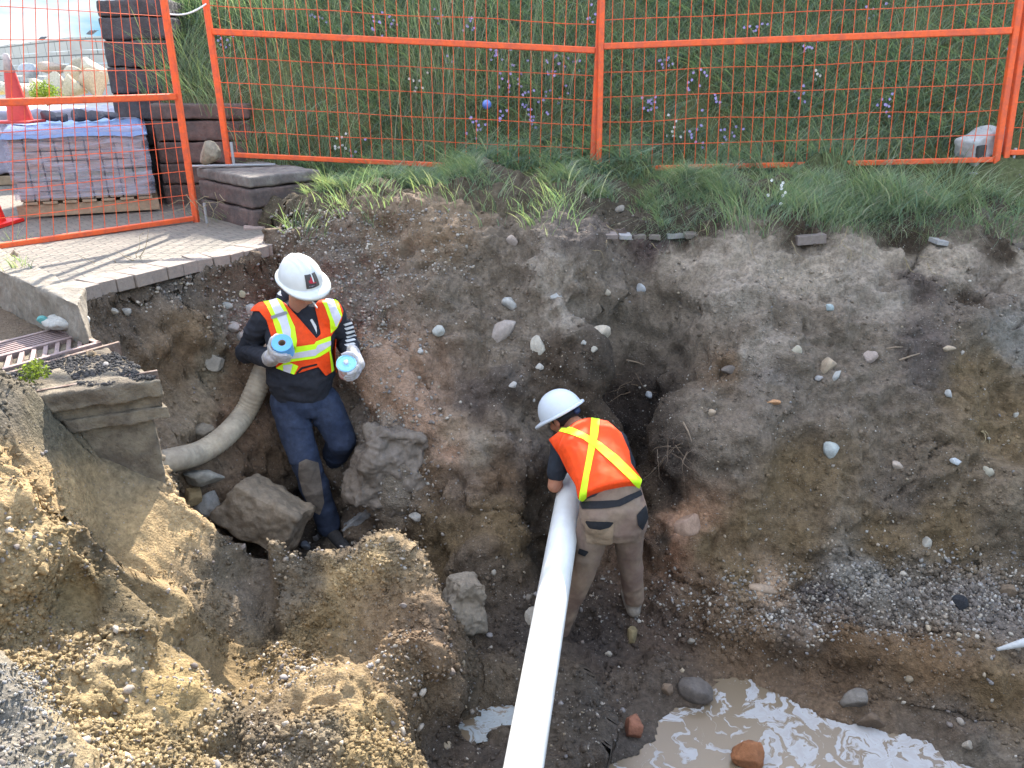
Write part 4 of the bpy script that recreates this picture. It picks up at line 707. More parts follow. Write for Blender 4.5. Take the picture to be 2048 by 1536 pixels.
# second stack behind
qs = empty('paver_stack', (-4.9, 8.2, 0), 'second wrapped brick stack further back, seen just above the blue cover', 'brick stack')
mb = MB(); mb.box((-4.75, 8.6, .40), (1.5, .9, .60), Euler((0, 0, .45)), .03, 2); V, F = remesh(mb.mesh('t'), .03, 1); V += vnormals(V, F) * (fbm(V, 7, 3, 4) * .05)[:, None]
link('wrapped_bricks', npmesh('wrapped_bricks', V, F), mat('wrapped', (.32,.30,.36), .35, var=.25, nsc=8, bump=.6), qs, smooth=True); mb = MB(); mb.box((-4.75, 8.6, .05), (1.5, .9, .09), Euler((0, 0, .45)), .01); mb.build('pallet', M_wood, qs)
def cone(px, py, D, h, label, c1=(.75,.045,.03), fade=False, rz=0, z=None):
    c = atD(px, py, D); 
    if z is not None: c[2] = z
    r = empty('traffic_cone', tuple(c), label, 'traffic cone'); s_ = h / .7
    m_ = MB(); m_.box((0, 0, .014 * s_), (.36 * s_, .36 * s_, .028 * s_), None, .006, 2); o = m_.build('base', mat('cone_base', c1, .5, var=.1, bump=0), r); o.matrix_parent_inverse = Matrix()
    R0, R1 = .125 * s_, .028 * s_; f = lambda t: (R0 + (R1 - R0) * t, .028 * s_ + t * (h - .028 * s_))
    m_ = MB(); m_.lathe([f(t) for t in (0, .3, .5, .62, .72)], n=28); o = m_.build('cone_body', mat('cone_red', c1, .5, var=.12, bump=.1), r, True); o.matrix_parent_inverse = Matrix()
    m_ = MB(); m_.lathe([f(t) for t in (.72, .9, .985)] + [(R1 * .6, h)], n=28, cap=True); o = m_.build('cone_top', mat('cone_top', (.42,.36,.33) if fade else c1, .7, var=.3, nsc=12, bump=.1), r, True); o.matrix_parent_inverse = Matrix()
    if not fade:
        m_ = MB(); m_.lathe([(f(t)[0] + .002, f(t)[1]) for t in (.45, .8)], n=28); o = m_.build('white_band', M_white, r, True); o.matrix_parent_inverse = Matrix()
cone(46,262,6.35,.50,'faded red cone with a grey tip standing on the blue-covered brick stack', (.52,.06,.05), True, z=.69)
cone(177,262,10.6,.66,'small bright red cone in the lot beyond the brick stacks', z=-.08)
cone(-22,452,5.75,.66,'bright red cone at the left edge, only its base corner showing', (.8,.03,.02), z=.002)
# far curved block retaining wall, boulders, birds, trees
M_far = brick_mat('far_blocks', (.42,.41,.37), (.36,.355,.33), .42, mortar=(.15,.15,.14), rot=0, ms=.012)
for n in M_far.node_tree.nodes:
    if n.bl_idname == 'ShaderNodeMapping': n.inputs['Rotation'].default_value = (math.pi / 2, 0, 0)
fw = empty('block_wall', (-24, 40, 0), 'long curved grey block retaining wall across the lot', 'wall')
cv = [(-33.2, 51.5), (-29, 47.5), (-25, 43), (-21, 38.5), (-17.5, 35), (-13, 33)]
for r_ in range(5):
    V, F = [], []; n_ = 40
    for i in range(n_ + 1):
        t = i / n_ * 5; k = min(int(t), 4); f = t - k; p = np.array(cv[k]) * (1 - f) + np.array(cv[k + 1]) * f
        for (dy, dz) in ((0, 0), (0, .50), (.8, .50)): V.append((p[0] - r_ * .03, p[1] + dy + r_ * .012, -.1 + r_ * .52 + dz + (.02 * math.sin(i * 7.1 + r_) if dz else 0)))
    for i in range(n_):
        F += [[i * 3, i * 3 + 3, i * 3 + 4, i * 3 + 1], [i * 3 + 1, i * 3 + 4, i * 3 + 5, i * 3 + 2]]
    link('block_course', npmesh('block_course', V, F), M_far, fw)
for i, (px, py, w_, h_, D, cl_) in enumerate(((185,137,44,26,31,(.5,.44,.33)),(150,150,30,24,31,(.46,.40,.30)),(190,168,44,44,30,(.48,.36,.24)),(142,176,44,34,30,(.48,.40,.27)),(110,168,36,30,30,(.5,.44,.33)),(75,168,30,22,31,(.46,.41,.32)),(52,180,30,26,30,(.42,.38,.3)),(82,184,30,20,29.5,(.5,.45,.34)),(25,183,28,18,29.5,(.48,.43,.33)),(8,178,20,20,30,(.42,.38,.3)),(105,138,40,18,36,(.42,.33,.26)),(165,126,34,14,36,(.48,.44,.36)),(60,142,30,20,37,(.40,.42,.44)))):
    rock('boulder', px, py, w_ * 1.45, h_ * 1.5, cl_, ['widest tan boulder directly under the right part of the far wall','small tan boulder left of the widest one','rust-streaked square boulder at the right of the far rock pile','rust-streaked boulder in the middle of the far rock pile','flat-topped boulder left of the middle of the rock pile','low cream boulder on the left part of the pile','grey-tan boulder just right of the faded cone','cream boulder at the base of the pile','flat boulder behind the faded cone','leftmost grey boulder of the pile','reddish boulder high against the far wall','thin pale slab on top of the rock pile','blue-grey boulder against the far wall at left'][i], 'boulder', sink=.5, D=D, seed=400 + i, res=3, planes=14, nz=.05, ang_=1, group='boulders piled below the far wall')
for i, (px, py, D) in enumerate(((84,77,46),(182,65,38))):
    c = atD(px, py, D); m_ = MB(); m_.lathe([(.005, -.22), (.05, -.14), (.10, 0), (.085, .1), (.05, .15), (.055, .2), (.02, .26)], n=10, rot=Euler((0, 1.25, .3)), cap=True); m_.tube([(0, 0, -.02), (0, 0, -.2)], .012, 5); m_.tube([(.24, .07, .09), (.33, .10, .08)], [.018, .004], 5)
    o = m_.build('bird', mat('bird_grey', (.12,.12,.13), .8, bump=0)); o.location = c; tag(o, ('small dark bird perched on the far wall, left one', 'small dark bird perched on the far wall, right one')[i], 'bird', 'birds on the far wall')
def leafball(name, c, r, n, col, lf, seed, parent=None, squash=.8):
    g = np.random.default_rng(seed); q = g.normal(size=(n, 3)); q /= np.linalg.norm(q, axis=1)[:, None]; q *= (g.random((n, 1)) ** .4) * r * (1 + .35 * fbm(q * 1.0, 2.2, 2, seed)[:, None]); q[:, 2] *= squash
    a = g.normal(size=(n, 3)); a /= np.linalg.norm(a, axis=1)[:, None]; b = np.cross(a, g.normal(size=(n, 3))); b /= np.linalg.norm(b, axis=1)[:, None]
    V = np.stack([q - a * lf, q - b * lf * .4, q + a * lf, q + b * lf * .4], 1).reshape(-1, 3) + np.array(c); F = np.arange(n * 4).reshape(-1, 4)
    return link(name, npmesh(name, V, F, attrs={'col': np.repeat(np.array(col) * (.6 + .8 * g.random((n, 1))), 4, 0)}), M_leaf, parent)
M_leaf = bpy.data.materials.new('leaf'); M_leaf.use_nodes = True; nt = M_leaf.node_tree; b_ = nt.nodes['Principled BSDF']; at_ = nt.nodes.new('ShaderNodeAttribute'); at_.attribute_name = 'col'; nt.links.new(at_.outputs['Color'], b_.inputs['Base Color']); b_.inputs['Roughness'].default_value = .6; b_.inputs['Specular IOR Level'].default_value = .25
tl_ = nt.nodes.new('ShaderNodeBsdfTranslucent'); vm = nt.nodes.new('ShaderNodeVectorMath'); vm.operation = 'MULTIPLY'; vm.inputs[1].default_value = (1.2, 1.35, .6); nt.links.new(at_.outputs['Color'], vm.inputs[0]); nt.links.new(vm.outputs[0], tl_.inputs[0]); ms_ = nt.nodes.new('ShaderNodeMixShader'); ms_.inputs[0].default_value = .5; nt.links.new(b_.outputs[0], ms_.inputs[1]); nt.links.new(tl_.outputs[0], ms_.inputs[2]); nt.links.new(ms_.outputs[0], nt.nodes['Material Output'].inputs[0])
for i, (px, py, D, r_, lb) in enumerate(((2,168,60,1.6,'dark green tree at the left edge beyond the lot'),(90,186,28.5,.5,'yellow-green shrub at the foot of the far boulders'))):
    c = atD(px, py, D); t_ = empty('tree' if i == 0 else 'shrub', (c[0], c[1], -.08), lb, 'tree' if i == 0 else 'shrub'); m_ = MB(); m_.tube([(c[0], c[1], -.1), (c[0] + .05, c[1], c[2])], [r_ * .1, r_ * .05], 8); m_.build('trunk' if i == 0 else 'stem', M_wood, t_); leafball('crown' if i == 0 else 'foliage', c, r_, 1500, ((.04,.07,.03), (.16,.2,.04))[i], r_ * .09, 50 + i, t_)
# ---------------------------------------------------------------- grass and flowers
def blades(base, h, wd, lean, az, col, bend=.5, ns=3):
    """(n,3) roots; every blade a bent tapered strip"""
    n = len(base); dx = np.c_[np.cos(az), np.sin(az), np.zeros(n)]; sx = np.c_[-np.sin(az + 1.1), np.cos(az + 1.1), np.zeros(n)]; V = []
    for i in range(ns + 1):
        t = i / ns; c = base + dx * (lean * h * (t ** 1.8))[:, None] + np.array([0, 0, 1]) * (h * (t - bend * lean * t * t * .5))[:, None]
        ww = wd * (1 - t) ** .7 * .5 + .0004; V += [c - sx * ww[:, None], c + sx * ww[:, None]]
    V = np.stack(V, 1); k = 2 * (ns + 1); f = np.array([[2 * i, 2 * i + 1, 2 * i + 3, 2 * i + 2] for i in range(ns)]); F = f[None] + (np.arange(n) * k)[:, None, None]
    sh = np.linspace(.75, 1.2, ns + 1).repeat(2)[None, :, None]; Cc_ = np.clip(col[:, None] * sh, 0, 1)
    return V.reshape(-1, 3), F.reshape(-1, 4), Cc_.reshape(-1, 3)
def pick(mask, n):
    area = (np.gradient(gx)[None, :] * np.gradient(gy)[:, None]).ravel(); w_ = area * mask; w_ = w_ / w_.sum(); ids = rng.choice(len(P), n, p=w_)
    ix = ids % NX; iy = ids // NX; b = P[ids].copy(); ox = (rng.random(n) - .5) * np.gradient(gx)[ix]; oy = (rng.random(n) - .5) * np.gradient(gy)[iy]
    Zg = P[:, 2].reshape(NY, NX); dzx = np.gradient(Zg, gx, axis=1).ravel()[ids]; dzy = np.gradient(Zg, gy, axis=0).ravel()[ids]
    b[:, 0] += ox; b[:, 1] += oy; b[:, 2] += np.clip(ox * dzx + oy * dzy, -.1, .1) - .01; return b
hillw = (hill & (X_ > xl + .1) & (X_ < 4.2) & (Y_ < 9.6) & (Y_ > 5.9)).astype(float) * np.clip(fbm(P, 1.3, 2, 301) * 1.6 + .9, .25, 1)
GC = 1.12 * np.array([(.145,.20,.155), (.175,.235,.165), (.20,.25,.165), (.235,.26,.16), (.12,.17,.14), (.34,.33,.26)])  # greens paled and blued, so the haze over the slope is in the colour
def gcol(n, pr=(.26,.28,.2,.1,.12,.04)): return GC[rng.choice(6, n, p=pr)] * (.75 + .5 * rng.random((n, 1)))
parts = []
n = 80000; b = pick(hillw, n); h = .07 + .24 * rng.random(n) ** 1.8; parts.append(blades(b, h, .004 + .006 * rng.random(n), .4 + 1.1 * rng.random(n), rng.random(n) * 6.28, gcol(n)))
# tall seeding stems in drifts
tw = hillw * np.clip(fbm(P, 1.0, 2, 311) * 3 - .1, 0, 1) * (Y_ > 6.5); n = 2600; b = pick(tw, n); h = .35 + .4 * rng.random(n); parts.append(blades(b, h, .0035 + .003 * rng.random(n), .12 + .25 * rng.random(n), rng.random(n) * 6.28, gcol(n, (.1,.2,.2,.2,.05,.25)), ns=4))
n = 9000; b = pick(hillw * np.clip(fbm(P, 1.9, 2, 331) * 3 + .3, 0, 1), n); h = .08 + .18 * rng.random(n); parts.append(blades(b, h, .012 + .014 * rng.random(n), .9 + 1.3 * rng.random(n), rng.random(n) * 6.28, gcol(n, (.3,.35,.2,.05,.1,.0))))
# short turf and tufts on the bank in front of the fence
xe = X_; lip = (~hill) & (Y_ > 5.28) & (Y_ < 6.5) & (X_ > -1.45) & (X_ < 4.2); rightd = np.clip((X_ - .9) / .5, .0, 1)
bare = np.clip(fbm(P, 2.2, 3, 321) * 3.0 + .2 + rightd * .75, 0, 1)
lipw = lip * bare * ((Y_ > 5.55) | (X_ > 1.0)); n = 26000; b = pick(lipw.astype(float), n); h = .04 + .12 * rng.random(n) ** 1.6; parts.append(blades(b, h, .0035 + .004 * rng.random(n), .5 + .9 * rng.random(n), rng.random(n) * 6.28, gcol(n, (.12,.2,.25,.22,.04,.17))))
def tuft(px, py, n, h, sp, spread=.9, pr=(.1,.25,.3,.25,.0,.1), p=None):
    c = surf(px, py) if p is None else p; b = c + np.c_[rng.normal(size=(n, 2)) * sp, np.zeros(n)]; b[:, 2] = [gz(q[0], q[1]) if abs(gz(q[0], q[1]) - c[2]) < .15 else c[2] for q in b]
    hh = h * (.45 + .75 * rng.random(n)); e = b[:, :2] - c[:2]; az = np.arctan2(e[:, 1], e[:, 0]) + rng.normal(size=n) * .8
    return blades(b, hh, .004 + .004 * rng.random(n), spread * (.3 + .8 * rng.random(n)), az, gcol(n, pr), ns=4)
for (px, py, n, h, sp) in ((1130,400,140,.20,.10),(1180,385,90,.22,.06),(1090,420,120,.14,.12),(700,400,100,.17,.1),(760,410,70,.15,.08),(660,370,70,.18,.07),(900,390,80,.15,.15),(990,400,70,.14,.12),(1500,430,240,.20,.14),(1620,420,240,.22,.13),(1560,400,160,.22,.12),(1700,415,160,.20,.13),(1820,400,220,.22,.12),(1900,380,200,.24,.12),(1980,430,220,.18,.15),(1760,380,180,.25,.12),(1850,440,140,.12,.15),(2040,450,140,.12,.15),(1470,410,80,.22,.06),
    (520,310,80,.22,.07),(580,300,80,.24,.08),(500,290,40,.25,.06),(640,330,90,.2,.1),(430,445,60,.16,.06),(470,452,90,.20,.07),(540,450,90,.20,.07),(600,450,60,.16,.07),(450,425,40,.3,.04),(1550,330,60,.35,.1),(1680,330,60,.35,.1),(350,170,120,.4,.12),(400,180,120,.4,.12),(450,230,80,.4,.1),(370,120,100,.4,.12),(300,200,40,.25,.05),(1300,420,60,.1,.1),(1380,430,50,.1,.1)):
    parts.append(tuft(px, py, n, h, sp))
# limp dry grass and roots hanging over the lip
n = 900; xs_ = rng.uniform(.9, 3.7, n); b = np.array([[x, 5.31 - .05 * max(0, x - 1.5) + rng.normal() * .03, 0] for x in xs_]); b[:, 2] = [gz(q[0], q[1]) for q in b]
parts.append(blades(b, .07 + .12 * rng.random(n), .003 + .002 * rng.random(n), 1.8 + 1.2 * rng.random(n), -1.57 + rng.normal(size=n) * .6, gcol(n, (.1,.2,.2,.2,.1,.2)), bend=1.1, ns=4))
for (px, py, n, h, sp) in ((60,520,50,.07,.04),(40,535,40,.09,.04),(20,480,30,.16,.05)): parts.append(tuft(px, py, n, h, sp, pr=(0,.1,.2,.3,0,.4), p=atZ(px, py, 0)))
V = []; F = []; Cg = []; o_ = 0
F3 = []
for v, f, c in parts: V.append(v); F.append(f + o_); Cg.append(c); o_ += len(v)
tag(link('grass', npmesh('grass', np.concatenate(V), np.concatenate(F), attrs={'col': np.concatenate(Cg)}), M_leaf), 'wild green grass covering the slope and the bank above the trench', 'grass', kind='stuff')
# flowers
M_pet = mat('petals', (.42,.36,.80), .6, var=.2, nsc=40, bump=0); M_petw = mat('petals_white', (.75,.75,.78), .6, var=.1, bump=0); M_stem = mat('stem_green', (.07,.11,.04), .7, bump=0); M_cen = mat('flower_centre', (.6,.45,.08), .7, bump=0)
FL = [(457,78),(760,55),(783,45),(945,62),(905,105),(985,108),(1030,130),(1125,118),(1092,145),(1150,125),(1108,178),(1065,205),(1068,230),(1055,190),(1010,175),(947,250),(1382,168),(1320,122),(1290,215),(1300,200),(1383,275),(1180,35),(1505,60),(1740,15),(1600,105),(1415,205),(1445,265),(840,170),(720,290),(1005,222),(1630,150),(1760,205),(1600,190),(2010,100),(1340,255),(685,290),(1555,405),(640,35),(870,25)]
nm = ['upper','middle','lower']
for i, (px, py) in enumerate(FL):
    g = np.random.default_rng(900 + i); c = surf(px, py, 20); c = c + np.array([0, -.12, 0]) if c[1] > 6.3 else c + np.array([0, 0, .08]); rt = np.array([c[0], c[1] + .05, gz(c[0], c[1] + .05) - .02]); white = i in (27, 34, 35, 36, 30)
    side = 'left' if px < 1195 else 'right'; row = nm[0 if py < 100 else 1 if py < 200 else 2]
    f_ = empty('wildflower', tuple(rt), ('white' if white else 'purple') + ' wildflower spray in the ' + row + ' grass behind the ' + side + ' fence panel', 'wildflower', ('white' if white else 'purple') + ' wildflowers, ' + row + ' part, ' + side + ' panel')
    ms = MB(); mp_ = MB(); mc = MB(); nh = int(g.integers(5, 11))
    for k in range(nh):
        t = c + np.array([g.normal() * .045, g.normal() * .03, g.normal() * .055]); ms.tube([tuple(rt), tuple((rt + t) / 2 + np.array([0, 0, .02])), tuple(t)], [.0025, .002, .001], 4)
        for q in range(7):
            a = q / 7 * 6.28; R = .009 + .005 * g.random(); d1_ = Vector((math.cos(a), -.3, math.sin(a))); d2_ = Vector((-math.sin(a), 0, math.cos(a))); o3 = Vector(t)
            mp_.bm.faces.new([mp_.bm.verts.new(o3), mp_.bm.verts.new(o3 + d1_ * R * .6 + d2_ * .004), mp_.bm.verts.new(o3 + d1_ * R), mp_.bm.verts.new(o3 + d1_ * R * .6 - d2_ * .004)])
        mc.lathe([(.0, -.003), (.004, 0), (.0, .003)], c=tuple(t + np.array([0, -.004, 0])), n=6)
    ms.build('stem', M_stem, f_); mp_.build('petals', M_petw if white else M_pet, f_); mc.build('flower_centre', M_cen, f_)
V, F = rock_mesh(77, (.075, .075, .075), 0, 3, 0, .01); o = link('ball', npmesh('ball', V, F), mat('blue_ball', (.12,.2,.55), .2, var=.1, bump=0, spec=.6), smooth=True); c = surf(975,215,15); o.location = c + np.array([0, -.18, .03]); tag(o, 'shiny blue ball lying in the grass among the purple flowers', 'ball')
# ---------------------------------------------------------------- roots, twigs
M_root = mat('dry_root', (.30,.23,.13), .9, var=.3, nsc=30, bump=.3); M_rootd = mat('dark_root', (.13,.09,.06), .9, var=.3, nsc=30, bump=.3)
def roots(px, py, n, ln, sp, mt, label, r0=.004, down=.6, cat='roots', name='root_tangle', seed=0, p=None):
    g = np.random.default_rng(seed + int(px)); c0 = surf(px, py) if p is None else p; m_ = MB()
    for i in range(n):
        q = c0 + np.array([g.normal() * sp, -.01 + g.normal() * .01, g.normal() * sp * .4]); d = np.array([g.normal(), -.35 - .3 * g.random(), g.normal() * .6 - down * .4]); d /= np.linalg.norm(d); pts = [tuple(q)]; L1 = ln * (.4 + .8 * g.random())
        for k in range(7): d = d + g.normal(size=3) * .33 + np.array([0, 0, -down * .12]); d /= np.linalg.norm(d); q = q + d * L1 / 7; pts.append(tuple(q))
        m_.tube(pts, [r0 * (1 - k / 8.5) * (.6 + .6 * g.random()) for k in range(8)], 5)
    return tag(m_.build(name, mt), label, cat)
roots(300,535,60,.26,.05,M_root,'tangle of dry roots hanging over the broken pavement edge',.0045,.5)
roots(230,540,10,.22,.05,M_root,'thinner dry root strands lying on the pavement edge left of the big tangle',.005,.2)
roots(150,585,14,.16,.02,M_root,'dry grass tuft poking from the end of the curb',.003,.1)
roots(1240,760,12,.3,.12,M_rootd,'thin dark roots above the cavity over the bending worker',.003,.8)
roots(1370,900,16,.3,.07,M_rootd,'dark rootlets right of the bending worker',.003,1.2)
roots(1160,480,10,.2,.2,M_root,'fine rootlets under the grass at the middle of the lip',.0025,1.0)
roots(1700,500,16,.22,.35,M_root,'pale dry grass roots hanging from the right lip',.0025,1.2)
roots(500,300,10,.3,.1,M_root,'dry stems leaning beside the lowest block wall',.003,.2, cat='dry stems', name='dry_stems', p=atD(400,400,5.75))
roots(1962,860,3,.2,.01,M_root,'single pale root curling down the right wall',.004,1.5)
M_twig = mat('twig', (.22,.16,.11), .9, var=.2, bump=.2)
for (x1, y1, x2, y2, lb) in ((1365,842,1382,880,'short brown twig stuck upright right of the cavity'),(1795,718,1838,704,'thin pale twig in the right wall'),(1252,718,1288,728,'reddish splinter above the cavity'),(1770,695,1802,692,'short dark stick in the right wall')):
    a = surf(x1, y1); b = surf(x2, y2); m_ = MB(); m_.tube([tuple(a + np.array([0, -.02, .0])), tuple((a + b) / 2 + np.array([0, -.035, .01])), tuple(b + np.array([0, -.02, 0]))], [.006, .005, .003], 6); tag(m_.build('twig', M_twig), lb, 'twig')
# buried row of brick ends under the turf
for i, (px, py, w_) in enumerate(((1222,472,26),(1250,473,26),(1278,473,26),(1308,473,24),(1350,471,34),(1382,471,26),(1620,478,60),(1880,484,24),(2035,490,26))):
    c = surf(px, py); dep = proj(c)[2]; m_ = MB(); m_.box((0, 0, 0), (w_ * dep / FPX * .95, .12, .03 if w_ < 50 else .06), Euler((0, rng.normal() * .05, 0)), .004); o = m_.build('buried_brick', mat('bb%d' % i, [(.20,.16,.14), (.3,.28,.27), (.16,.13,.11)][i % 3], .9, var=.2)); o.location = c + np.array([0, .02, 0]); tag(o, ['leftmost brick end of the buried row under the turf','second brick end from the left of the buried row','third brick end from the left of the buried row','fourth brick end from the left of the buried row','widest pale brick end of the buried row','rightmost brick end of the buried row','large brown brick under the grass right of the buried row','small brick end under the right turf','brick end at the far right edge under the turf'][i], 'brick')
# ---------------------------------------------------------------- puddles
def puddle(name, poly, z, label, foam_shift, foamc):
    m_ = MB(); f = [m_.bm.verts.new((p[0], p[1], z)) for p in poly]; m_.bm.faces.new(f)
    m = bpy.data.materials.new(name); m.use_nodes = True; nt = m.node_tree; N = nt.nodes; L = nt.links; b = N['Principled BSDF']; t = N.new('ShaderNodeTexCoord'); src = t.outputs['Object']
    w1 = N.new('ShaderNodeTexNoise'); w1.inputs['Scale'].default_value = 5; w1.inputs['Detail'].default_value = 3; L.new(src, w1.inputs['Vector'])
    vm = N.new('ShaderNodeVectorMath'); vm.operation = 'MULTIPLY_ADD'; L.new(w1.outputs['Color'], vm.inputs[0]); vm.inputs[1].default_value = (.35, .35, 0); L.new(src, vm.inputs[2])
    n1 = N.new('ShaderNodeTexNoise'); n1.inputs['Scale'].default_value = 7; n1.inputs['Detail'].default_value = 7; n1.inputs['Roughness'].default_value = .6; n1.inputs['Distortion'].default_value = 1.4; L.new(vm.outputs[0], n1.inputs['Vector'])
    sep = N.new('ShaderNodeSeparateXYZ'); L.new(src, sep.inputs[0]); gr_ = N.new('ShaderNodeMath'); gr_.operation = 'MULTIPLY_ADD'; L.new(sep.outputs[0], gr_.inputs[0]); gr_.inputs[1].default_value = foam_shift[0]; gr_.inputs[2].default_value = foam_shift[1]
    ad = N.new('ShaderNodeMath'); ad.operation = 'ADD'; L.new(n1.outputs[0], ad.inputs[0]); L.new(gr_.outputs[0], ad.inputs[1])
    r = N.new('ShaderNodeValToRGB'); r.color_ramp.elements[0].position = .49; r.color_ramp.elements[0].color = (0, 0, 0, 1); r.color_ramp.elements[1].position = .53; r.color_ramp.elements[1].color = (1, 1, 1, 1); e = r.color_ramp.elements.new(.62); e.color = (.65, .65, .65, 1); e = r.color_ramp.elements.new(.72); e.color = (1, 1, 1, 1); L.new(ad.outputs[0], r.inputs[0])
    q = N.new('ShaderNodeMixRGB'); q.inputs[1].default_value = (.17,.125,.08,1); q.inputs[2].default_value = (*foamc, 1); L.new(r.outputs[0], q.inputs[0]); L.new(q.outputs[0], b.inputs['Base Color'])
    ro = N.new('ShaderNodeMapRange'); ro.inputs[3].default_value = .22; ro.inputs[4].default_value = .7; L.new(r.outputs[0], ro.inputs[0]); L.new(ro.outputs[0], b.inputs['Roughness'])
    bp = N.new('ShaderNodeBump'); bp.inputs['Strength'].default_value = .15; bp.inputs['Distance'].default_value = .004; L.new(r.outputs[0], bp.inputs['Height']); L.new(bp.outputs[0], b.inputs['Normal'])
    return tag(m_.build(name, m), kind='structure')
puddle('muddy_water', [(.3, 2.2), (2.9, 2.2), (2.6, 2.8), (1.5, 3.3), (.8, 3.35), (.4, 3.0)], PZ, '', (.10, -.145), (.36,.345,.335))
q_ = np.array(PUD2).mean(0); puddle('foam_puddle', [tuple(q_ + (np.array(p) - q_) * 1.35) for p in PUD2], PZ2, '', (0, .03), (.32,.34,.33))
# ---------------------------------------------------------------- white pipe and grey hose
M_pvc = mat('white_pvc', (.66,.66,.64), .3, var=.05, nsc=5, bump=.04, bsc=40, bdist=.002, spec=.5, col2=(.60,.59,.55))
pA = Vector(atD(1047,1536,2.147)); pB = Vector(atD(1138,1000,3.72)); dP = (pB - pA).normalized()
mb = MB(); P0p = pA - dP * 1.3; P1p = pB + dP * .42
mb.tube([tuple(P0p), tuple(P1p)], .076, 48, cap=False); mb.tube([tuple(P0p), tuple(P1p)], .070, 48, cap=False)
o = mb.build('pvc_pipe', M_pvc, smooth=True); tag(o, 'long white plastic pipe running from the bending worker to the bottom of the photo', 'pipe')
D_0 = lambda *a: Vector(atD(*a))
M_hose = mat('hose', (.42,.35,.26), .75, var=.2, nsc=10, bump=.2, bsc=60, col2=(.33,.27,.20))
hp = [Vector(atD(*q)) for q in ((285,930,3.85),(345,920,3.98),(400,905,4.12),(450,872,4.25),(488,828,4.35),(512,780,4.4),(530,735,4.47),(545,690,4.6))]; 
for i_, (a_, b_) in enumerate(((285,930),(345,920),(400,905),(450,872))):
    q_ = surf(max(a_, 352), b_); hp[i_] = D_0(a_, b_, min(4.2, q_[1] - .10) if i_ else hp[1].y - .15 + 0)
hp[0] = D_0(285, 934, hp[1].y - .06)
pts = []
for i in range(len(hp) - 1):
    a, b, c, d = hp[max(i - 1, 0)], hp[i], hp[i + 1], hp[min(i + 2, len(hp) - 1)]
    for t in np.linspace(0, 1, 26, endpoint=False): pts.append(tuple(.5 * ((2 * b) + (c - a) * t + (2 * a - 5 * b + 4 * c - d) * t * t + (3 * b - a - 3 * c + d) * t ** 3)))
mb = MB(); mb.tube(pts, [.066 + (.0028 if (i % 4) < 2 else 0) for i in range(len(pts))], 22); tag(mb.build('drain_hose', M_hose, smooth=True), 'thick ribbed tan corrugated hose curving from the catch basin up behind the standing worker', 'hose')
# ---------------------------------------------------------------- people
def ell(mb, c, r, R=None, sub=3):
    q = bmesh.ops.create_icosphere(mb.bm, subdivisions=sub, radius=1)['verts']; M = Matrix.Translation(c) @ (R.to_4x4() if R is not None else Matrix()) @ Matrix.Diagonal((*r, 1)); bmesh.ops.transform(mb.bm, matrix=M, verts=q)
def limb(mb, pts, rs, n=16):
    pts = [Vector(p) for p in pts]
    mb.tube([tuple(p) for p in pts], rs, n)
    for p, r in zip(pts, rs): ell(mb, p, (r, r, r), sub=2)
def loft(mb, rings, n=24):
    R = []
    for c, a, b in rings:
        c, a, b = Vector(c), Vector(a), Vector(b); R.append([mb.bm.verts.new(c + a * (abs(math.cos(t)) ** .85 * (1 if math.cos(t) > 0 else -1)) + b * (abs(math.sin(t)) ** .85 * (1 if math.sin(t) > 0 else -1))) for t in [2 * math.pi * k / n for k in range(n)]])
    for A, B in zip(R, R[1:]):
        for k in range(n): mb.bm.faces.new((A[k], A[(k + 1) % n], B[(k + 1) % n], B[k]))
    mb.bm.faces.new(R[0][::-1]); mb.bm.faces.new(R[-1])
def tri(F): return F if F.shape[1] == 3 else np.concatenate([F[:, [0, 1, 2]], F[:, [0, 2, 3]]])
def clip(V, F, s):
    """keep the part of a mesh where s < 0, cutting triangles exactly"""
    F = tri(F); V = list(map(np.array, V)); out = []; cache = {}
    def mid(a, b):
        k = (min(a, b), max(a, b))
        if k not in cache: t = s[a] / (s[a] - s[b]); V.append(V[a] * (1 - t) + V[b] * t); cache[k] = len(V) - 1
        return cache[k]
    for f in F:
        q = s[f] < 0
        if q.all(): out.append(list(f)); continue
        if not q.any(): continue
        pl = []
        for i in range(3):
            a, b = f[i], f[(i + 1) % 3]
            if q[i]: pl.append(a)
            if q[i] != q[(i + 1) % 3]: pl.append(mid(a, b))
        for i in range(1, len(pl) - 1): out.append([pl[0], pl[i], pl[i + 1]])
    if not out: out = [[0, 1, 2]]; print('EMPTY CLIP', s.min())
    F2 = np.array(out); used = np.unique(F2); m = -np.ones(len(V), int); m[used] = np.arange(len(used)); return np.array(V)[used], m[F2]
def pxfield(V, N_, poly, both=False):
    x, y, d = proj(V); s = sd_poly(x, y, poly); vd = V - np.array([0, 0, CZ]); fac = (N_ * vd).sum(1) / np.linalg.norm(vd, axis=1)
    return s if both else np.maximum(s, (fac + .02) * 60)
def decal(name, V, F, poly, off, m_, parent, label=None, thick=False):
    F = tri(F); n = vnormals(V, F); s = pxfield(V, n, poly); v, f = clip(V + n * off, F, s)
    o = link(name, npmesh(name, v, f), m_, parent, smooth=True)
    if label: o['label'] = label
    return o
def wrinkle(V, F, amp, sc, seed, st=(1, 1, 1)):
    n = vnormals(V, F); w_ = fbm(V * np.array(st) + .04 * fbm(V, 9, 2, seed + 9)[:, None], sc, 3, seed, .5, True); return V + n * (w_ * amp)[:, None]
def frame(u, f):
    u = Vector(u).normalized(); f = Vector(f); f = (f - u * f.dot(u)).normalized(); r = f.cross(u).normalized(); return Matrix((r, f, u)).transposed()
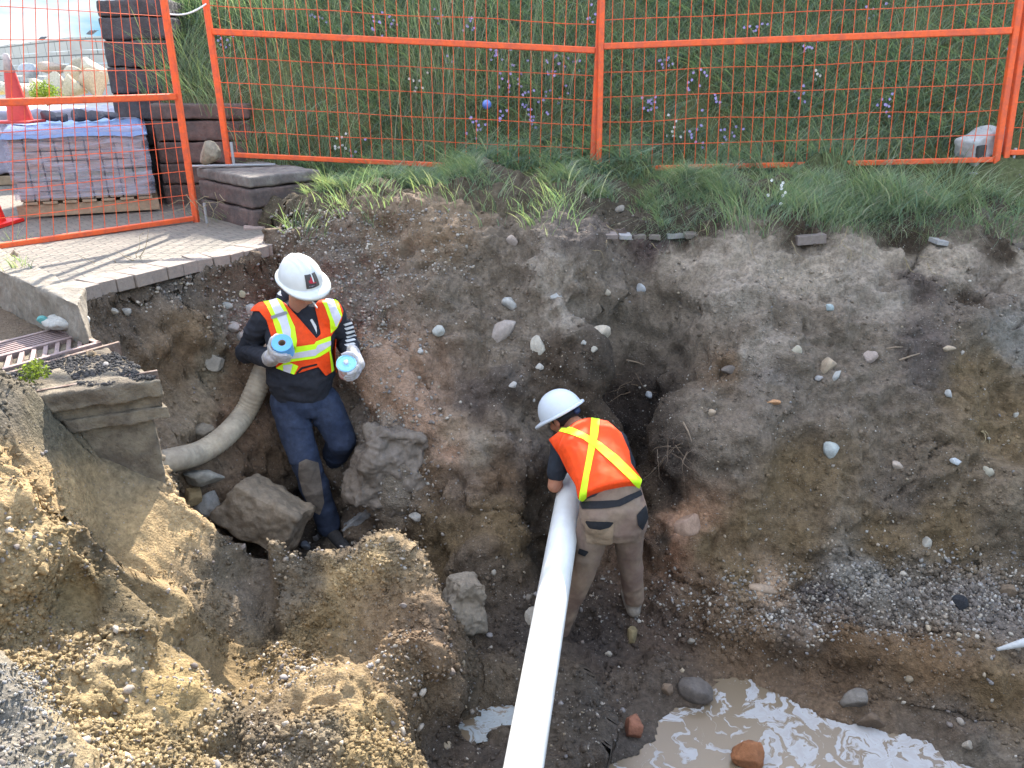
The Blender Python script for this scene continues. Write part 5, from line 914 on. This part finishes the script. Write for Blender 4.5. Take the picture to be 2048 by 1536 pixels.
# materials
M_skin = mat('skin', (.42,.20,.13), .55, var=.12, nsc=30, bump=.08, bsc=150, bdist=.001, sub=.12); M_skin2 = mat('skin_tan', (.38,.17,.10), .5, var=.12, nsc=30, bump=.08, bsc=150, bdist=.001, sub=.1)
M_hat = mat('hat_white', (.60,.60,.58), .35, var=.06, nsc=6, bump=0, spec=.5, col2=(.55,.53,.47)); M_hat2 = mat('hat_white_plain', (.55,.58,.61), .4, var=.03, bump=0)
M_hood = mat('black_fleece', (.022,.023,.030), .9, var=.3, nsc=14, bump=.35, bsc=90, bdist=.003); M_navy = mat('navy_work_trousers', (.022,.031,.058), .85, var=.35, nsc=9, bump=.35, bsc=80, bdist=.003, col2=(.030,.040,.070))
M_vor = mat('vest_orange', (.85,.068,.005), .75, var=.12, nsc=12, col2=(.72,.06,.008), bump=.25, bsc=160, bdist=.001); M_lime = mat('vest_lime', (.62,.95,.02), .6, var=.05, bump=.1, bsc=160, bdist=.001); M_silv = mat('vest_silver', (.60,.58,.64), .45, metal=.1, var=.06, bump=.1, bsc=100, bdist=.001); M_sild = mat('vest_grey', (.25,.25,.28), .5, var=.05, bump=0)
M_blk_ = mat('black_cloth', (.012,.012,.014), .8, var=.2, bump=.2); M_brn = mat('brown_trousers', (.20,.142,.10), .85, var=.22, nsc=7, bump=.3, bsc=90, bdist=.003, col2=(.16,.105,.08)); M_glove = mat('glove_white', (.46,.44,.46), .85, var=.2, nsc=20, bump=.4, bsc=60, bdist=.003, col2=(.36,.33,.29)); M_wprint = mat('white_print', (.62,.60,.57), .8, var=.1, bump=0)
M_dust = mat('dusty_knee', (.13,.105,.085), .9, var=.3, nsc=10, bump=.3); M_boot = mat('boot', (.045,.042,.042), .8, var=.3, bump=.4); M_sole = mat('boot_sole', (.30,.25,.18), .85, var=.25, bump=.3); M_hair = mat('hair', (.025,.018,.014), .7, var=.3, nsc=90, bump=.6, bsc=200, bdist=.004)
def head(T, R, skin, parent_mb):
    """adds a head to a body under construction; T centre, R frame (right, forward, up)"""
    g = lambda x, y, z: Vector(T) + R @ Vector((x, y, z))
    ell(parent_mb, g(0, -.005, .025), (.076, .097, .098), R); ell(parent_mb, g(0, .03, -.045), (.062, .062, .062), R); ell(parent_mb, g(0, .063, -.088), (.032, .028, .024), R)
    for s_ in (-1, 1):
        ell(parent_mb, g(s_ * .038, .058, -.035), (.028, .028, .026), R); ell(parent_mb, g(s_ * .079, -.008, -.02), (.009, .020, .032), R, 2); ell(parent_mb, g(s_ * .052, .012, -.07), (.022, .034, .024), R); ell(parent_mb, g(s_ * .032, .088, .016), (.026, .010, .009), R, 2)
    ell(parent_mb, g(0, .100, -.030), (.013, .020, .014), R, 2); limb(parent_mb, [g(0, .086, .008), g(0, .108, -.024)], [.008, .012], 8)
    for s_ in (-1, 1): ell(parent_mb, g(s_ * .012, .096, -.036), (.009, .010, .008), R, 2)
    ell(parent_mb, g(0, .090, -.060), (.024, .010, .006), R, 2); ell(parent_mb, g(0, .087, -.072), (.021, .010, .007), R, 2)
def eyes(T, R, parent):
    for s_ in (-1, 1):
        m_ = MB(); ell(m_, Vector(T) + R @ Vector((s_ * .032, .078, -.002)), (.014, .011, .009), R, 2); m_.build('eye', mat('eye', (.7,.68,.65), .2, bump=0, var=0), parent, True)
def helmet(T, R, parent, m_, ridge=True):
    n, k = 72, 26; V = []; c = Vector(T) + R @ Vector((0, -.004, .022))
    for j in range(k + 5):
        for i in range(n):
            a = 2 * math.pi * i / n; ca, sa = math.sin(a), math.cos(a)        # sa = forward
            if j <= k:
                e = math.pi / 2 * (1 - j / k); rr = math.cos(e) ** .92; x, y, z = .112 * rr * ca, .138 * rr * sa, .128 * math.sin(e) ** 1.05
                if ridge:
                    b = .005 * math.exp(-((x) / .013) ** 4) + .0035 * (math.exp(-((abs(x) - .034) / .006) ** 2)); b *= min(1, z / .04) * 1.5; z += b; y *= 1 + b * 3
            else:
                q = (j - k) / 4; out = (.014 + .045 * max(0, sa) ** 1.6 + .006 * max(0, -sa)); x, y = ca * (.112 + out * min(1, q * 1.4)), sa * (.138 + out * min(1, q * 1.4)); z = -.004 * q - .016 * max(0, sa) ** 2 * q if j < k + 4 else -.013 - .016 * max(0, sa) ** 2
            V.append(tuple(c + R @ Vector((x, y, z))))
    F = [[j * n + i, j * n + (i + 1) % n, (j + 1) * n + (i + 1) % n, (j + 1) * n + i] for j in range(k + 4) for i in range(n)]
    V = np.array(V); F = np.array(F); o = link('hard_hat', npmesh('hard_hat', V, F[:, ::-1].copy()), m_, parent, smooth=True); md = o.modifiers.new('s', 'SOLIDIFY'); md.thickness = .003; md.offset = -1; return V, F[:, ::-1].copy(), c
def hand(mb, c, ax, pd, R_, flip=1, r=.0095, pl=.045):
    """a hand gripping a cylinder: c centre, ax cylinder axis, pd direction from the axis to the palm, R_ cylinder radius"""
    c, ax, pd = Vector(c), Vector(ax).normalized(), Vector(pd); pd = (pd - ax * pd.dot(ax)).normalized(); tg_ = ax.cross(pd) * flip
    P_ = lambda t, h, k=0: c + ax * h + (pd * math.cos(t) + tg_ * math.sin(t)) * (R_ + r + k)
    Rm = Matrix((ax, tg_, pd)).transposed(); ell(mb, P_(-.15, 0, .004), (.043, pl, .016), Rm)
    ln = (2.2, 2.5, 2.35, 1.95)
    for i in range(4):
        h = (i - 1.5) * .0205; L_ = ln[i] * .035 / (R_ + r) ; L_ = min(L_, 2.4)
        limb(mb, [P_(.35, h), P_(.35 + L_ * .33, h * 1.05), P_(.35 + L_ * .7, h * 1.05), P_(.35 + L_, h * 1.02)], [r * 1.12, r * 1.04, r * .95, r * .82], 10)
    limb(mb, [P_(-.55, .030, .004), P_(-1.0, .050, .002), P_(-1.5, .052, 0), P_(-1.9, .042, 0)], [r * 1.35, r * 1.25, r * 1.1, r * .95], 10)
    return P_(-.9, -.01, .012)
# ======== standing worker
D_ = lambda *a: Vector(atD(*a))
w1 = empty('person', tuple(D_(655,1075,4.15)), 'standing worker in orange vest and navy trousers holding a blue roll and a can', 'person')
pel, hem, ch, nk = D_(608,780,4.30), D_(602,752,4.30), D_(600,672,4.31), D_(598,618,4.33)
shR, shL = D_(531,634,4.33), D_(669,632,4.33); elR, elL = D_(494,704,4.42), D_(692,682,4.50); wrR, wrL = D_(540,718,4.17), D_(703,704,4.27)
hipR, knR, anR = D_(576,800,4.30), D_(607,915,4.15), D_(655,1040,4.22); hipL, knL, anL = D_(645,800,4.32), D_(682,880,4.27), D_(656,955,4.58)
HC = D_(603,563,4.20); HR = frame((.10, -.33, .93), (.70, -.66, -.36))
b = MB(); head(HC, HR, M_skin, b)
limb(b, [HC + HR @ Vector((0, -.03, -.06)), nk, ch], [.056, .06, .10]); X3 = lambda a: (a, 0, 0)
loft(b, [(pel, X3(.15), (0, .10, 0)), (ch, X3(.16), (0, .10, 0)), (nk - Vector((0, 0, .03)), X3(.10), (0, .07, 0))])
for s_, e_, wq in ((shR, elR, wrR), (shL, elL, wrL)): limb(b, [ch.lerp(s_, .8), s_, e_, wq], [.05, .052, .042, .03])
for h_, k_2, a_ in ((hipR, knR, anR), (hipL, knL, anL)): limb(b, [h_, k_2, a_], [.08, .055, .035])
tape_c, tape_ax = D_(566,694,4.04), Vector((.12, -.62, .77)); can_c, can_ax = D_(694,735,4.10), Vector((.10, -.60, .79))
hand(b, tape_c - tape_ax.normalized() * .02, tape_ax, (-.75, -.15, -.5), .050, 1); hand(b, can_c, can_ax, (.75, .25, -.2), .052, -1)
limb(b, [wrR, tape_c + Vector((-.05, .0, -.05))], [.028, .03]); limb(b, [wrL, can_c + Vector((.05, .04, .0))], [.028, .03])
V, F = remesh(b.mesh('t'), .0048, 4); link('body', npmesh('body', V, F), M_skin, w1, smooth=True); eyes(HC, HR, w1)
mb = MB(); q = HC + HR @ Vector((.004, .098, -.066)); mb.tube([tuple(q), tuple(q + HR @ Vector((.004, .06, -.018)))], .004, 8); mb.build('cigarette', mat('paper', (.8,.79,.76), .8, bump=0), w1)
# clothes
b = MB(); loft(b, [(D_(594,762,4.30) , (.175, 0, .0), (0, .125, 0)), (hem, (.195, 0, 0), (0, .14, 0)), (D_(600,710,4.31), (.185, 0, 0), (0, .13, 0)), (ch, (.195, 0, 0), (0, .13, 0)), (D_(600,640,4.33), (.18, 0, 0), (0, .11, 0)), (D_(599,622,4.34), (.11, 0, 0), (0, .08, 0))])
limb(b, [D_(585,628,4.33), shR, shR.lerp(elR, .5) , elR, elR.lerp(wrR, .55), wrR], [.08, .074, .07, .064, .056, .046]); limb(b, [D_(620,628,4.33), shL, shL.lerp(elL, .5), elL, elL.lerp(wrL, .5), wrL], [.08, .074, .068, .062, .054, .044])
loft(b, [(D_(604,792,4.31), (.17, 0, 0), (0, .125, 0)), (hem, (.19, 0, 0), (0, .14, 0))])
V, F = remesh(b.mesh('t'), .0075, 7); V = wrinkle(V, F, .014, 9, 3, (.8, .8, 1.3)); hV, hF = V, F; link('hoodie', npmesh('hoodie', V, F), M_hood, w1, smooth=True)
for pl in [[(685 + dx, 648 + k * 8.2), (706 + dx * .5, 643 + k * 8.5), (710 + dx * .5, 646 + k * 8.6), (690 + dx, 652 + k * 8.3)] for k, dx in enumerate((0, 2, 4, 5, 4, 3))] + [[(640,650),(636,640),(640,636),(645,655),(641,668)], [(628,655),(620,640),(624,637),(633,652),(634,670)]]: decal('white_print', V, F, pl, .0025, M_wprint, w1)
b = MB(); 
for t in np.linspace(-2.4, 2.4, 17): ell(b, nk + Vector((math.sin(t) * .100 - .012, .03 + math.cos(t) * .075, .03 + .05 * math.cos(t))), (.038, .038, .042), None, 2)
V, F = remesh(b.mesh('t'), .007, 5); V = wrinkle(V, F, .007, 16, 8); link('hood', npmesh('hood', V, F), M_hood, w1, smooth=True)
for pl in ([(536,580),(546,560),(553,556),(550,572),(542,584)], [(553,584),(557,560),(561,558),(562,588),(565,594),(557,590)]): decal('white_print', V, F, pl, .0025, M_wprint, w1)
b = MB(); loft(b, [(D_(604,775,4.31), (.165, 0, 0), (0, .12, 0)), (D_(606,800,4.31), (.175, 0, 0), (0, .13, 0)), (D_(610,822,4.31), (.165, 0, 0), (0, .12, 0))])
limb(b, [hipR, hipR.lerp(knR, .5), knR, knR.lerp(anR, .5), anR, anR + Vector((.003,-.01,-.035))], [.104, .097, .086, .084, .072, .070]); limb(b, [hipL, hipL.lerp(knL, .5), knL, knL.lerp(anL, .5), anL], [.102, .098, .088, .075, .062])
V, F = remesh(b.mesh('t'), .0075, 7); V = wrinkle(V, F, .012, 8, 13, (1, 1, 1.0)); tV, tF = V, F; link('trousers', npmesh('trousers', V, F), M_navy, w1, smooth=True)
decal('dusty_knee_patch', V, F, [(598,925),(612,918),(636,925),(642,960),(648,1005),(640,1030),(622,1020),(606,985),(597,950)], .003, M_dust, w1)
decal('pocket_flap', V, F, [(574,845),(600,850),(640,842),(640,850),(604,858),(576,853)], .006, M_navy, w1)
for a_, t_, nm_ in ((anR, D_(690,1078,4.02), 0), (anL, D_(680,978,4.48), 1)):
    hl = a_ + Vector((-.015, .03, -.075)); tt = Vector(t_); tt.z = hl.z - .005; mid_ = hl.lerp(tt, .55)
    b = MB(); limb(b, [a_ + Vector((0, 0, .02)), a_ + Vector((0, .0, -.05))], [.056, .052]); limb(b, [hl, mid_, tt], [.040, .042, .036]); V, F = remesh(b.mesh('t'), .006, 5); bo = link('boot', npmesh('boot', V, F), M_boot, w1, smooth=True)
    b = MB(); limb(b, [hl - Vector((0, 0, .03)), mid_ - Vector((0, 0, .03)), tt - Vector((0, 0, .025))], [.034, .038, .034]); V, F = remesh(b.mesh('t'), .006, 2); V[:, 2] = np.clip(V[:, 2], hl.z - .052, hl.z - .022); link('sole', npmesh('sole', V, F), M_sole, bo, smooth=False).matrix_parent_inverse = Matrix.Identity(4)
    bo_ = bo
# gloves
b = MB(); hand(b, tape_c - tape_ax.normalized() * .02, tape_ax, (-.75, -.15, -.5), .050, 1, .0118, .05); limb(b, [wrR.lerp(tape_c, .05), tape_c + Vector((-.065, .01, -.055))], [.050, .042]); V, F = remesh(b.mesh('t'), .0042, 3); V = wrinkle(V, F, .003, 30, 3); link('glove', npmesh('glove', V, F), M_glove, w1, smooth=True)
b = MB(); hand(b, can_c, can_ax, (.75, .25, -.2), .052, -1, .0118, .05); limb(b, [wrL, can_c + Vector((.055, .04, .0))], [.046, .040]); V, F = remesh(b.mesh('t'), .0042, 3); V = wrinkle(V, F, .003, 30, 4); link('glove', npmesh('glove', V, F), M_glove, w1, smooth=True)
# vest
b = MB(); loft(b, [(D_(604,764,4.30), (.205, 0, 0), (0, .155, 0)), (D_(602,750,4.30), (.207, 0, 0), (0, .157, 0)), (D_(600,710,4.31), (.205, 0, 0), (0, .15, 0)), (ch, (.212, 0, 0), (0, .148, 0)), (D_(600,640,4.33), (.20, 0, 0), (0, .125, 0)), (D_(599,618,4.34), (.135, 0, 0), (0, .10, 0))])
limb(b, [D_(585,626,4.33), shR, shR.lerp(elR, .2)], [.095, .089, .080]); limb(b, [D_(620,626,4.33), shL, shL.lerp(elL, .2)], [.095, .089, .080])
V, F = remesh(b.mesh('t'), .0065, 6); V = wrinkle(V, F, .009, 7, 23); F = tri(F); n = vnormals(V, F)
VP = [(497,622),(506,606),(540,588),(571,607),(601,640),(633,677),(642,667),(629,611),(637,601),(665,594),(680,606),(687,622),(683,641),(662,673),(661,703),(669,741),(652,752),(637,734),(588,749),(552,736),(544,679),(533,641),(518,622)]
x, y, d = proj(V); s = sd_poly(x, y, VP); vd = V - np.array([0, 0, CZ]); fac = (n * vd).sum(1) / np.linalg.norm(vd, axis=1); zb_ = D_(602,752,4.3).z
back = np.maximum.reduce([(zb_ - V[:, 2]) * 100, (V[:, 2] - (shR.z + .06)) * 100, (np.abs(V[:, 0] - ch.x) - .20) * 100]); s = np.where(fac > .05, back, s)
vV, vF = clip(V, F, s); vest = link('vest', npmesh('vest', vV, vF), M_vor, w1, smooth=True); md = vest.modifiers.new('s', 'SOLIDIFY'); md.thickness = .004; md.offset = -1
LM = [[(525,601),(548,589),(563,601),(573,618),(590,654),(594,681),(592,700),(560,700),(556,671),(544,633),(533,611)], [(644,603),(665,596),(676,603),(684,630),(674,656),(661,667),(660,641),(650,614)], [(560,700),(588,694),(629,688),(632,683),(661,672),(661,700),(640,713),(628,717),(578,724),(560,722)], [(552,736),(574,722),(597,732),(588,750),(571,749)], [(658,702),(661,701),(668,740),(663,745)]]
SL = [[(539,593),(548,589),(561,611),(573,630),(582,660),(582,690),(569,690),(567,669),(561,647),(548,622),(539,603)], [(651,599),(665,597),(675,620),(682,635),(672,655),(667,639),(658,616)], [(570,706),(593,705),(631,698),(635,690),(661,681),(661,690),(635,707),(631,711),(586,717),(570,718)], [(567,730),(586,728),(580,750),(567,746)]]
for p_ in LM: decal('lime_stripe', vV, vF, p_, .0025, M_lime, vest).matrix_parent_inverse = pmat(vest).inverted()
for p_ in SL: decal('silver_stripe', vV, vF, p_, .0045, M_silv, vest).matrix_parent_inverse = pmat(vest).inverted()
decal('grey_tab', vV, vF, [(542,632),(573,622),(576,628),(544,638)], .0065, M_sild, vest)
decal('black_trim', vV, vF, [(592,745),(603,734),(633,727),(636,730),(605,738),(594,749)], .003, M_blk_, vest)
# hard hat with a sticker
hatV, hatF, hc = helmet(HC, HR, w1, M_hat)
hat = [o for o in w1.children if o.name.startswith('hard_hat')][0]
n_ = 40; V = []; C_ = []
for j in range(n_ + 1):
    for i in range(n_ + 1):
        u, v = i / n_ * 2 - 1, j / n_ * 2 - 1; a = .06 + u * .34; e = .40 + v * .30; rr = math.cos(e) ** .92; V.append(tuple(hc + HR @ Vector((.118 * rr * math.sin(a), .144 * rr * math.cos(a), .134 * math.sin(e) ** 1.05 + .005))))
        col_ = (.055, .045, .045) if u > -.5 else (.10, .085, .075)
        red = ((u - .15) / .38) ** 2 + ((v - .15) / .42) ** 2 < 1 and not (((u - .45) / .3) ** 2 + ((v - .45) / .3) ** 2 < 1) and not (((u + .25) / .25) ** 2 + ((v - .35) / .3) ** 2 < 1)
        if red or (abs(v + .25 - u * .2) < .07 and -.55 < u < .5): col_ = (.42, .02, .04)
        if -.74 < v < -.62 and -.25 < u < .6 and (int(u * 40) % 3): col_ = (.30, .30, .36)
        C_.append(col_)
F_ = np.array([[j * (n_ + 1) + i, j * (n_ + 1) + i + 1, (j + 1) * (n_ + 1) + i + 1, (j + 1) * (n_ + 1) + i] for j in range(n_) for i in range(n_)])
link('sticker', npmesh('sticker', V, F_, attrs={'col': np.array(C_)}), mat('sticker', (1, 1, 1), .3, var=0, bump=0, attr='col'), hat, smooth=True)
# things in his hands
def place(name, parts, c, ax, label, cat):
    r = empty(name, tuple(c), label, cat); r.rotation_euler = Vector(ax).to_track_quat('Z', 'Y').to_euler()
    for nm_, prof, m_, cap in parts:
        q = MB(); q.lathe(prof, n=36, cap=cap); o = q.build(nm_, m_, r, True); o.matrix_parent_inverse = Matrix()
        o.modifiers.new('e', 'EDGE_SPLIT').split_angle = rad(35)
    return r
M_tape = mat('tape_blue', (.14,.40,.72), .45, var=.08, bump=.05); M_card = mat('cardboard', (.32,.22,.14), .9, bump=.1)
place('tape_roll', [('roll', [(.021,-.055),(.056,-.055),(.056,.045),(.021,.045),(.021,-.055)], M_tape, False), ('core', [(.0205,-.05),(.0205,.044),(.0185,.044),(.0185,-.05)], M_card, False)], tape_c, tape_ax, 'roll of blue tape held in the right glove of the standing worker', 'tape roll')
M_lid = mat('can_lid', (.30,.62,.82), .35, var=.1, bump=0); M_can = mat('can_label', (.60,.55,.52), .4, var=.3, nsc=22, bump=0, col2=(.62,.22,.20))
place('paint_can', [('label_wrap', [(.050,-.06),(.052,-.058),(.052,.038),(.050,.040)], M_can, True), ('lid', [(.054,.038),(.056,.040),(.056,.048),(.050,.052),(.046,.046),(.024,.046),(.022,.049),(.0,.049)], M_lid, False), ('cap', [(.014,.049),(.014,.062),(.010,.066),(.0,.066)], M_silv, False), ('rim', [(.053,.034),(.057,.036),(.057,.040),(.053,.041)], mat('rim', (.6,.6,.6), .3, .7, bump=0), False)], can_c, can_ax, 'round can with a light blue lid held in the left glove of the standing worker', 'can')
# ======== bending worker
w2 = empty('person', tuple(D_(1200,1270,3.5)), 'bending worker seen from behind in brown trousers and an orange vest with a lime X', 'person')
pel, ch, nk = D_(1226,1018,3.42), D_(1186,892,3.72), D_(1164,862,3.86)
HC = D_(1124,830,4.02); HR = frame((-.50, .30, .80), (-.55, .50, -.68))
shL, elL, wrL = D_(1124,890,3.80), D_(1109,972,3.74), D_(1140,975,3.98); shR, elR, wrR = D_(1232,884,3.80), D_(1258,950,3.88), D_(1195,965,4.12)
hL, kL, aL = D_(1194,1032,3.42), D_(1163,1145,3.42), D_(1118,1262,3.50); hR_, kR, aR = D_(1256,1030,3.44), D_(1259,1112,3.50), D_(1268,1196,min(3.66, surf(1268, 1212)[1] - .06))
up_ = (ch - pel).normalized(); wx = Vector((1, .06, 0)); wx = (wx - up_ * wx.dot(up_)).normalized(); wy = up_.cross(wx)
b = MB(); head(HC, HR, M_skin2, b); limb(b, [HC + HR @ Vector((0, -.03, -.06)), nk, ch], [.054, .058, .09]); loft(b, [(pel, wx * .14, wy * .10), (ch, wx * .15, wy * .10), (nk, wx * .08, wy * .06)])
for s_, e_, q in ((shL, elL, wrL), (shR, elR, wrR)): limb(b, [ch.lerp(s_, .8), s_, s_.lerp(e_, .5), e_, e_.lerp(q, .4), q], [.05, .052, .046, .040, .040, .028])
for h_, k_2, a_ in ((hL, kL, aL), (hR_, kR, aR)): limb(b, [h_, k_2, a_], [.075, .052, .034])
pe = P1p - dP * .12; hand(b, pe, dP, (-.9, .2, -.35), .078, 1, .0095, .045); hand(b, pe - dP * .02, dP, (.9, .1, .35), .078, 1, .0095, .045); limb(b, [wrL, pe + Vector((-.08, 0, -.02))], [.028, .026]); limb(b, [wrR, pe + Vector((.08, .0, .04))], [.028, .026])
V, F = remesh(b.mesh('t'), .0055, 4); link('body', npmesh('body', V, F), M_skin2, w2, smooth=True); eyes(HC, HR, w2)
b = MB(); ell(b, HC + HR @ Vector((0, -.016, .012)), (.083, .098, .096), HR); V, F = remesh(b.mesh('t'), .005, 1); L3 = (V - np.array(HC)) @ np.array(HR); V, F = clip(V, F, np.maximum(L3[:, 1] - .03, -L3[:, 2] - .075 + .0 * L3[:, 0])); V += vnormals(V, F) * (fbm(V, 60, 2, 5) * .0025)[:, None]; link('hair', npmesh('hair', V, F), M_hair, w2, smooth=True)
b = MB(); loft(b, [(pel, wx * .15, wy * .115), (D_(1222,985,3.46), wx * .15, wy * .115), (D_(1200,930,3.61), wx * .16, wy * .12), (ch, wx * .175, wy * .12), (D_(1176,862,3.84), wx * .11, wy * .09), (D_(1160,852,3.88), wx * .07, wy * .07)])
limb(b, [ch.lerp(shL, .6), shL, D_(1113,945,3.76)], [.07, .066, .054]); limb(b, [ch.lerp(shR, .6), shR, shR.lerp(elR, .7)], [.07, .066, .056])
V, F = remesh(b.mesh('t'), .0075, 6); V = wrinkle(V, F, .007, 9, 33); link('t_shirt', npmesh('t_shirt', V, F), mat('dark_tshirt', (.022,.026,.034), .85, var=.2, bump=.2), w2, smooth=True)
b = MB(); loft(b, [(D_(1226,985,3.47), wx * .150, wy * .125), (D_(1226,1008,3.44), (.168, 0, 0), (0, .135, -.03)), (D_(1226,1042,3.43), (.172, 0, 0), (0, .14, 0)), (D_(1226,1062,3.43), (.16, 0, 0), (0, .12, 0))])
for s_ in (D_(1196,1030,3.385), D_(1254,1028,3.40)): ell(b, s_, (.092, .10, .10), None, 3)
limb(b, [hL, hL.lerp(kL, .5), kL, kL.lerp(aL, .5), aL], [.093, .080, .066, .060, .052]); limb(b, [hR_, hR_.lerp(kR, .5), kR, kR.lerp(aR, .5), aR], [.090, .078, .064, .062, .052])
V, F = remesh(b.mesh('t'), .0075, 6); V = wrinkle(V, F, .009, 9, 43, (1, 1, .8)); link('trousers', npmesh('trousers', V, F), M_brn, w2, smooth=True)
decal('belt', V, F, [(1160,1004),(1235,1000),(1280,980),(1284,990),(1240,1013),(1200,1018),(1165,1018)], .005, M_blk_, w2)
po = decal('back_pocket', V, F, [(1171,1040),(1228,1042),(1224,1092),(1174,1084)], .006, mat('dusty_pocket', (.24,.17,.11), .85, var=.25, nsc=20, bump=.3), w2)
decal('pocket_opening', V, F, [(1172,1041),(1228,1043),(1220,1053),(1200,1058),(1180,1055)], .009, M_blk_, w2); decal('pocket_opening', V, F, [(1272,1030),(1290,1010),(1295,1035),(1284,1060),(1275,1050)], .006, M_blk_, w2); decal('pocket_flap', V, F, [(1160,1096),(1178,1102),(1170,1112),(1157,1106)], .006, M_blk_, w2)
for a_ in (aL, aR):
    hl = a_ + Vector((0, -.02, -.07)); tt = hl + Vector((-.02, .19, 0)); b = MB(); limb(b, [a_, a_ + Vector((0, 0, -.05))], [.048, .046]); limb(b, [hl, hl.lerp(tt, .5), tt], [.040, .040, .034]); V2, F2 = remesh(b.mesh('t'), .006, 4); link('boot', npmesh('boot', V2, F2), mat('tan_boot', (.19,.16,.13), .85, var=.3, bump=.3), w2, smooth=True)
b = MB(); loft(b, [(D_(1220,992,3.43), wx * .178, wy * .150), (D_(1213,968,3.49), wx * .176, wy * .148), (D_(1199,925,3.61), wx * .178, wy * .145), (D_(1186,890,3.72), wx * .195, wy * .14), (D_(1180,866,3.81), wx * .165, wy * .115), (D_(1178,848,3.88), wx * .11, wy * .08)])
limb(b, [ch.lerp(shL, .5), D_(1122,884,3.80)], [.085, .078]); limb(b, [ch.lerp(shR, .5), D_(1232,880,3.80)], [.085, .078])
V, F = remesh(b.mesh('t'), .0065, 8); V = wrinkle(V, F, .008, 5, 53); F = tri(F); n = vnormals(V, F)
VP = [(1097,879),(1119,862),(1138,840),(1180,835),(1216,842),(1243,866),(1259,902),(1262,926),(1283,957),(1280,977),(1207,994),(1166,1004),(1156,998),(1151,971),(1134,943),(1119,912)]
x, y, d = proj(V); s = sd_poly(x, y, VP); vd = V - np.array([0, 0, CZ]); fac = (n * vd).sum(1) / np.linalg.norm(vd, axis=1); L3 = np.abs((V - np.array(ch)) @ np.array(wx)) - .17; s = np.where(fac > .05, np.maximum(L3 * 100, s), s)
vV, vF = clip(V, F, s); vest = link('vest', npmesh('vest', vV, vF), M_vor, w2, smooth=True); md = vest.modifiers.new('s', 'SOLIDIFY'); md.thickness = .004; md.offset = -1
decal('lime_stripe', vV, vF, [(1183,834),(1200,835),(1196,870),(1190,895),(1179,950),(1171,1004),(1157,1002),(1168,945),(1176,900),(1180,870)], .0025, M_lime, vest)
decal('lime_stripe', vV, vF, [(1117,863),(1128,852),(1148,857),(1176,871),(1200,885),(1235,912),(1283,960),(1278,978),(1228,930),(1193,898),(1166,878),(1131,866)], .0042, M_lime, vest)
helmet(HC, HR, w2, M_hat2, False)
hat = [o for o in w2.children if o.name.startswith('hard_hat')][0]
mb = MB(); mb.tube([tuple(HC + HR @ Vector((.098 * math.sin(t), -.112 * math.cos(t), -.012))) for t in np.linspace(-1.2, 1.2, 15)], [(.004, .011)] * 15, 8); mb.build('head_strap', M_blk_, hat)
mb = MB(); ell(mb, HC + HR @ Vector((0, -.118, -.014)), (.026, .014, .018), HR); mb.build('ratchet_knob', mat('dark_blue_plastic', (.02,.035,.08), .4, bump=0), hat, True)
# broken white plastic at the right edge, plastic rag on the curb, sheet litter
mb = MB(); c = surf(2030,1292); pts = [Vector(surf(1985,1300)) + Vector((0, -.03, .03)), Vector(surf(2040,1292)) + Vector((0, -.03, .05)), Vector(surf(2110,1285)) + Vector((0, -.03, .05))]
mb.tube([tuple(p) for p in pts], [.008, .022, .026], 16, cap=False); o = mb.build('pipe_shard', mat('old_plastic', (.42,.41,.39), .6, var=.2, bump=.2), smooth=True); md = o.modifiers.new('s', 'SOLIDIFY'); md.thickness = .004; tag(o, 'broken piece of white plastic pipe among the debris at the right edge', 'pipe piece')
V, F = rock_mesh(511, (.26, .13, .08), 0, 4, 3, .16); V = wrinkle(V, F, .008, 30, 7); o = link('rag', npmesh('rag', V, F), mat('rag_grey', (.42,.40,.36), .9, var=.25, nsc=25, bump=.5), smooth=True); o.location = atZ(128,642,-.13); o.rotation_euler = (0, 0, -.1); tag(o, 'crumpled pale glove or rag lying on the curb end by the grate', 'rag')
V, F = rock_mesh(512, (.06, .05, .05), 0, 3, 3, .16); q = link('cuff', npmesh('cuff', V, F), mat('teal_cuff', (.12,.32,.30), .9, var=.2, bump=.3), o, smooth=True, world=False); q.location = (-.12, .0, .0)
leafball('weed', atZ(68,742,-.14), .06, 260, (.14,.17,.04), .012, 77); tag(bpy.data.objects['weed'], 'small yellow-green weed growing on the dark soil beside the grate', 'plant')
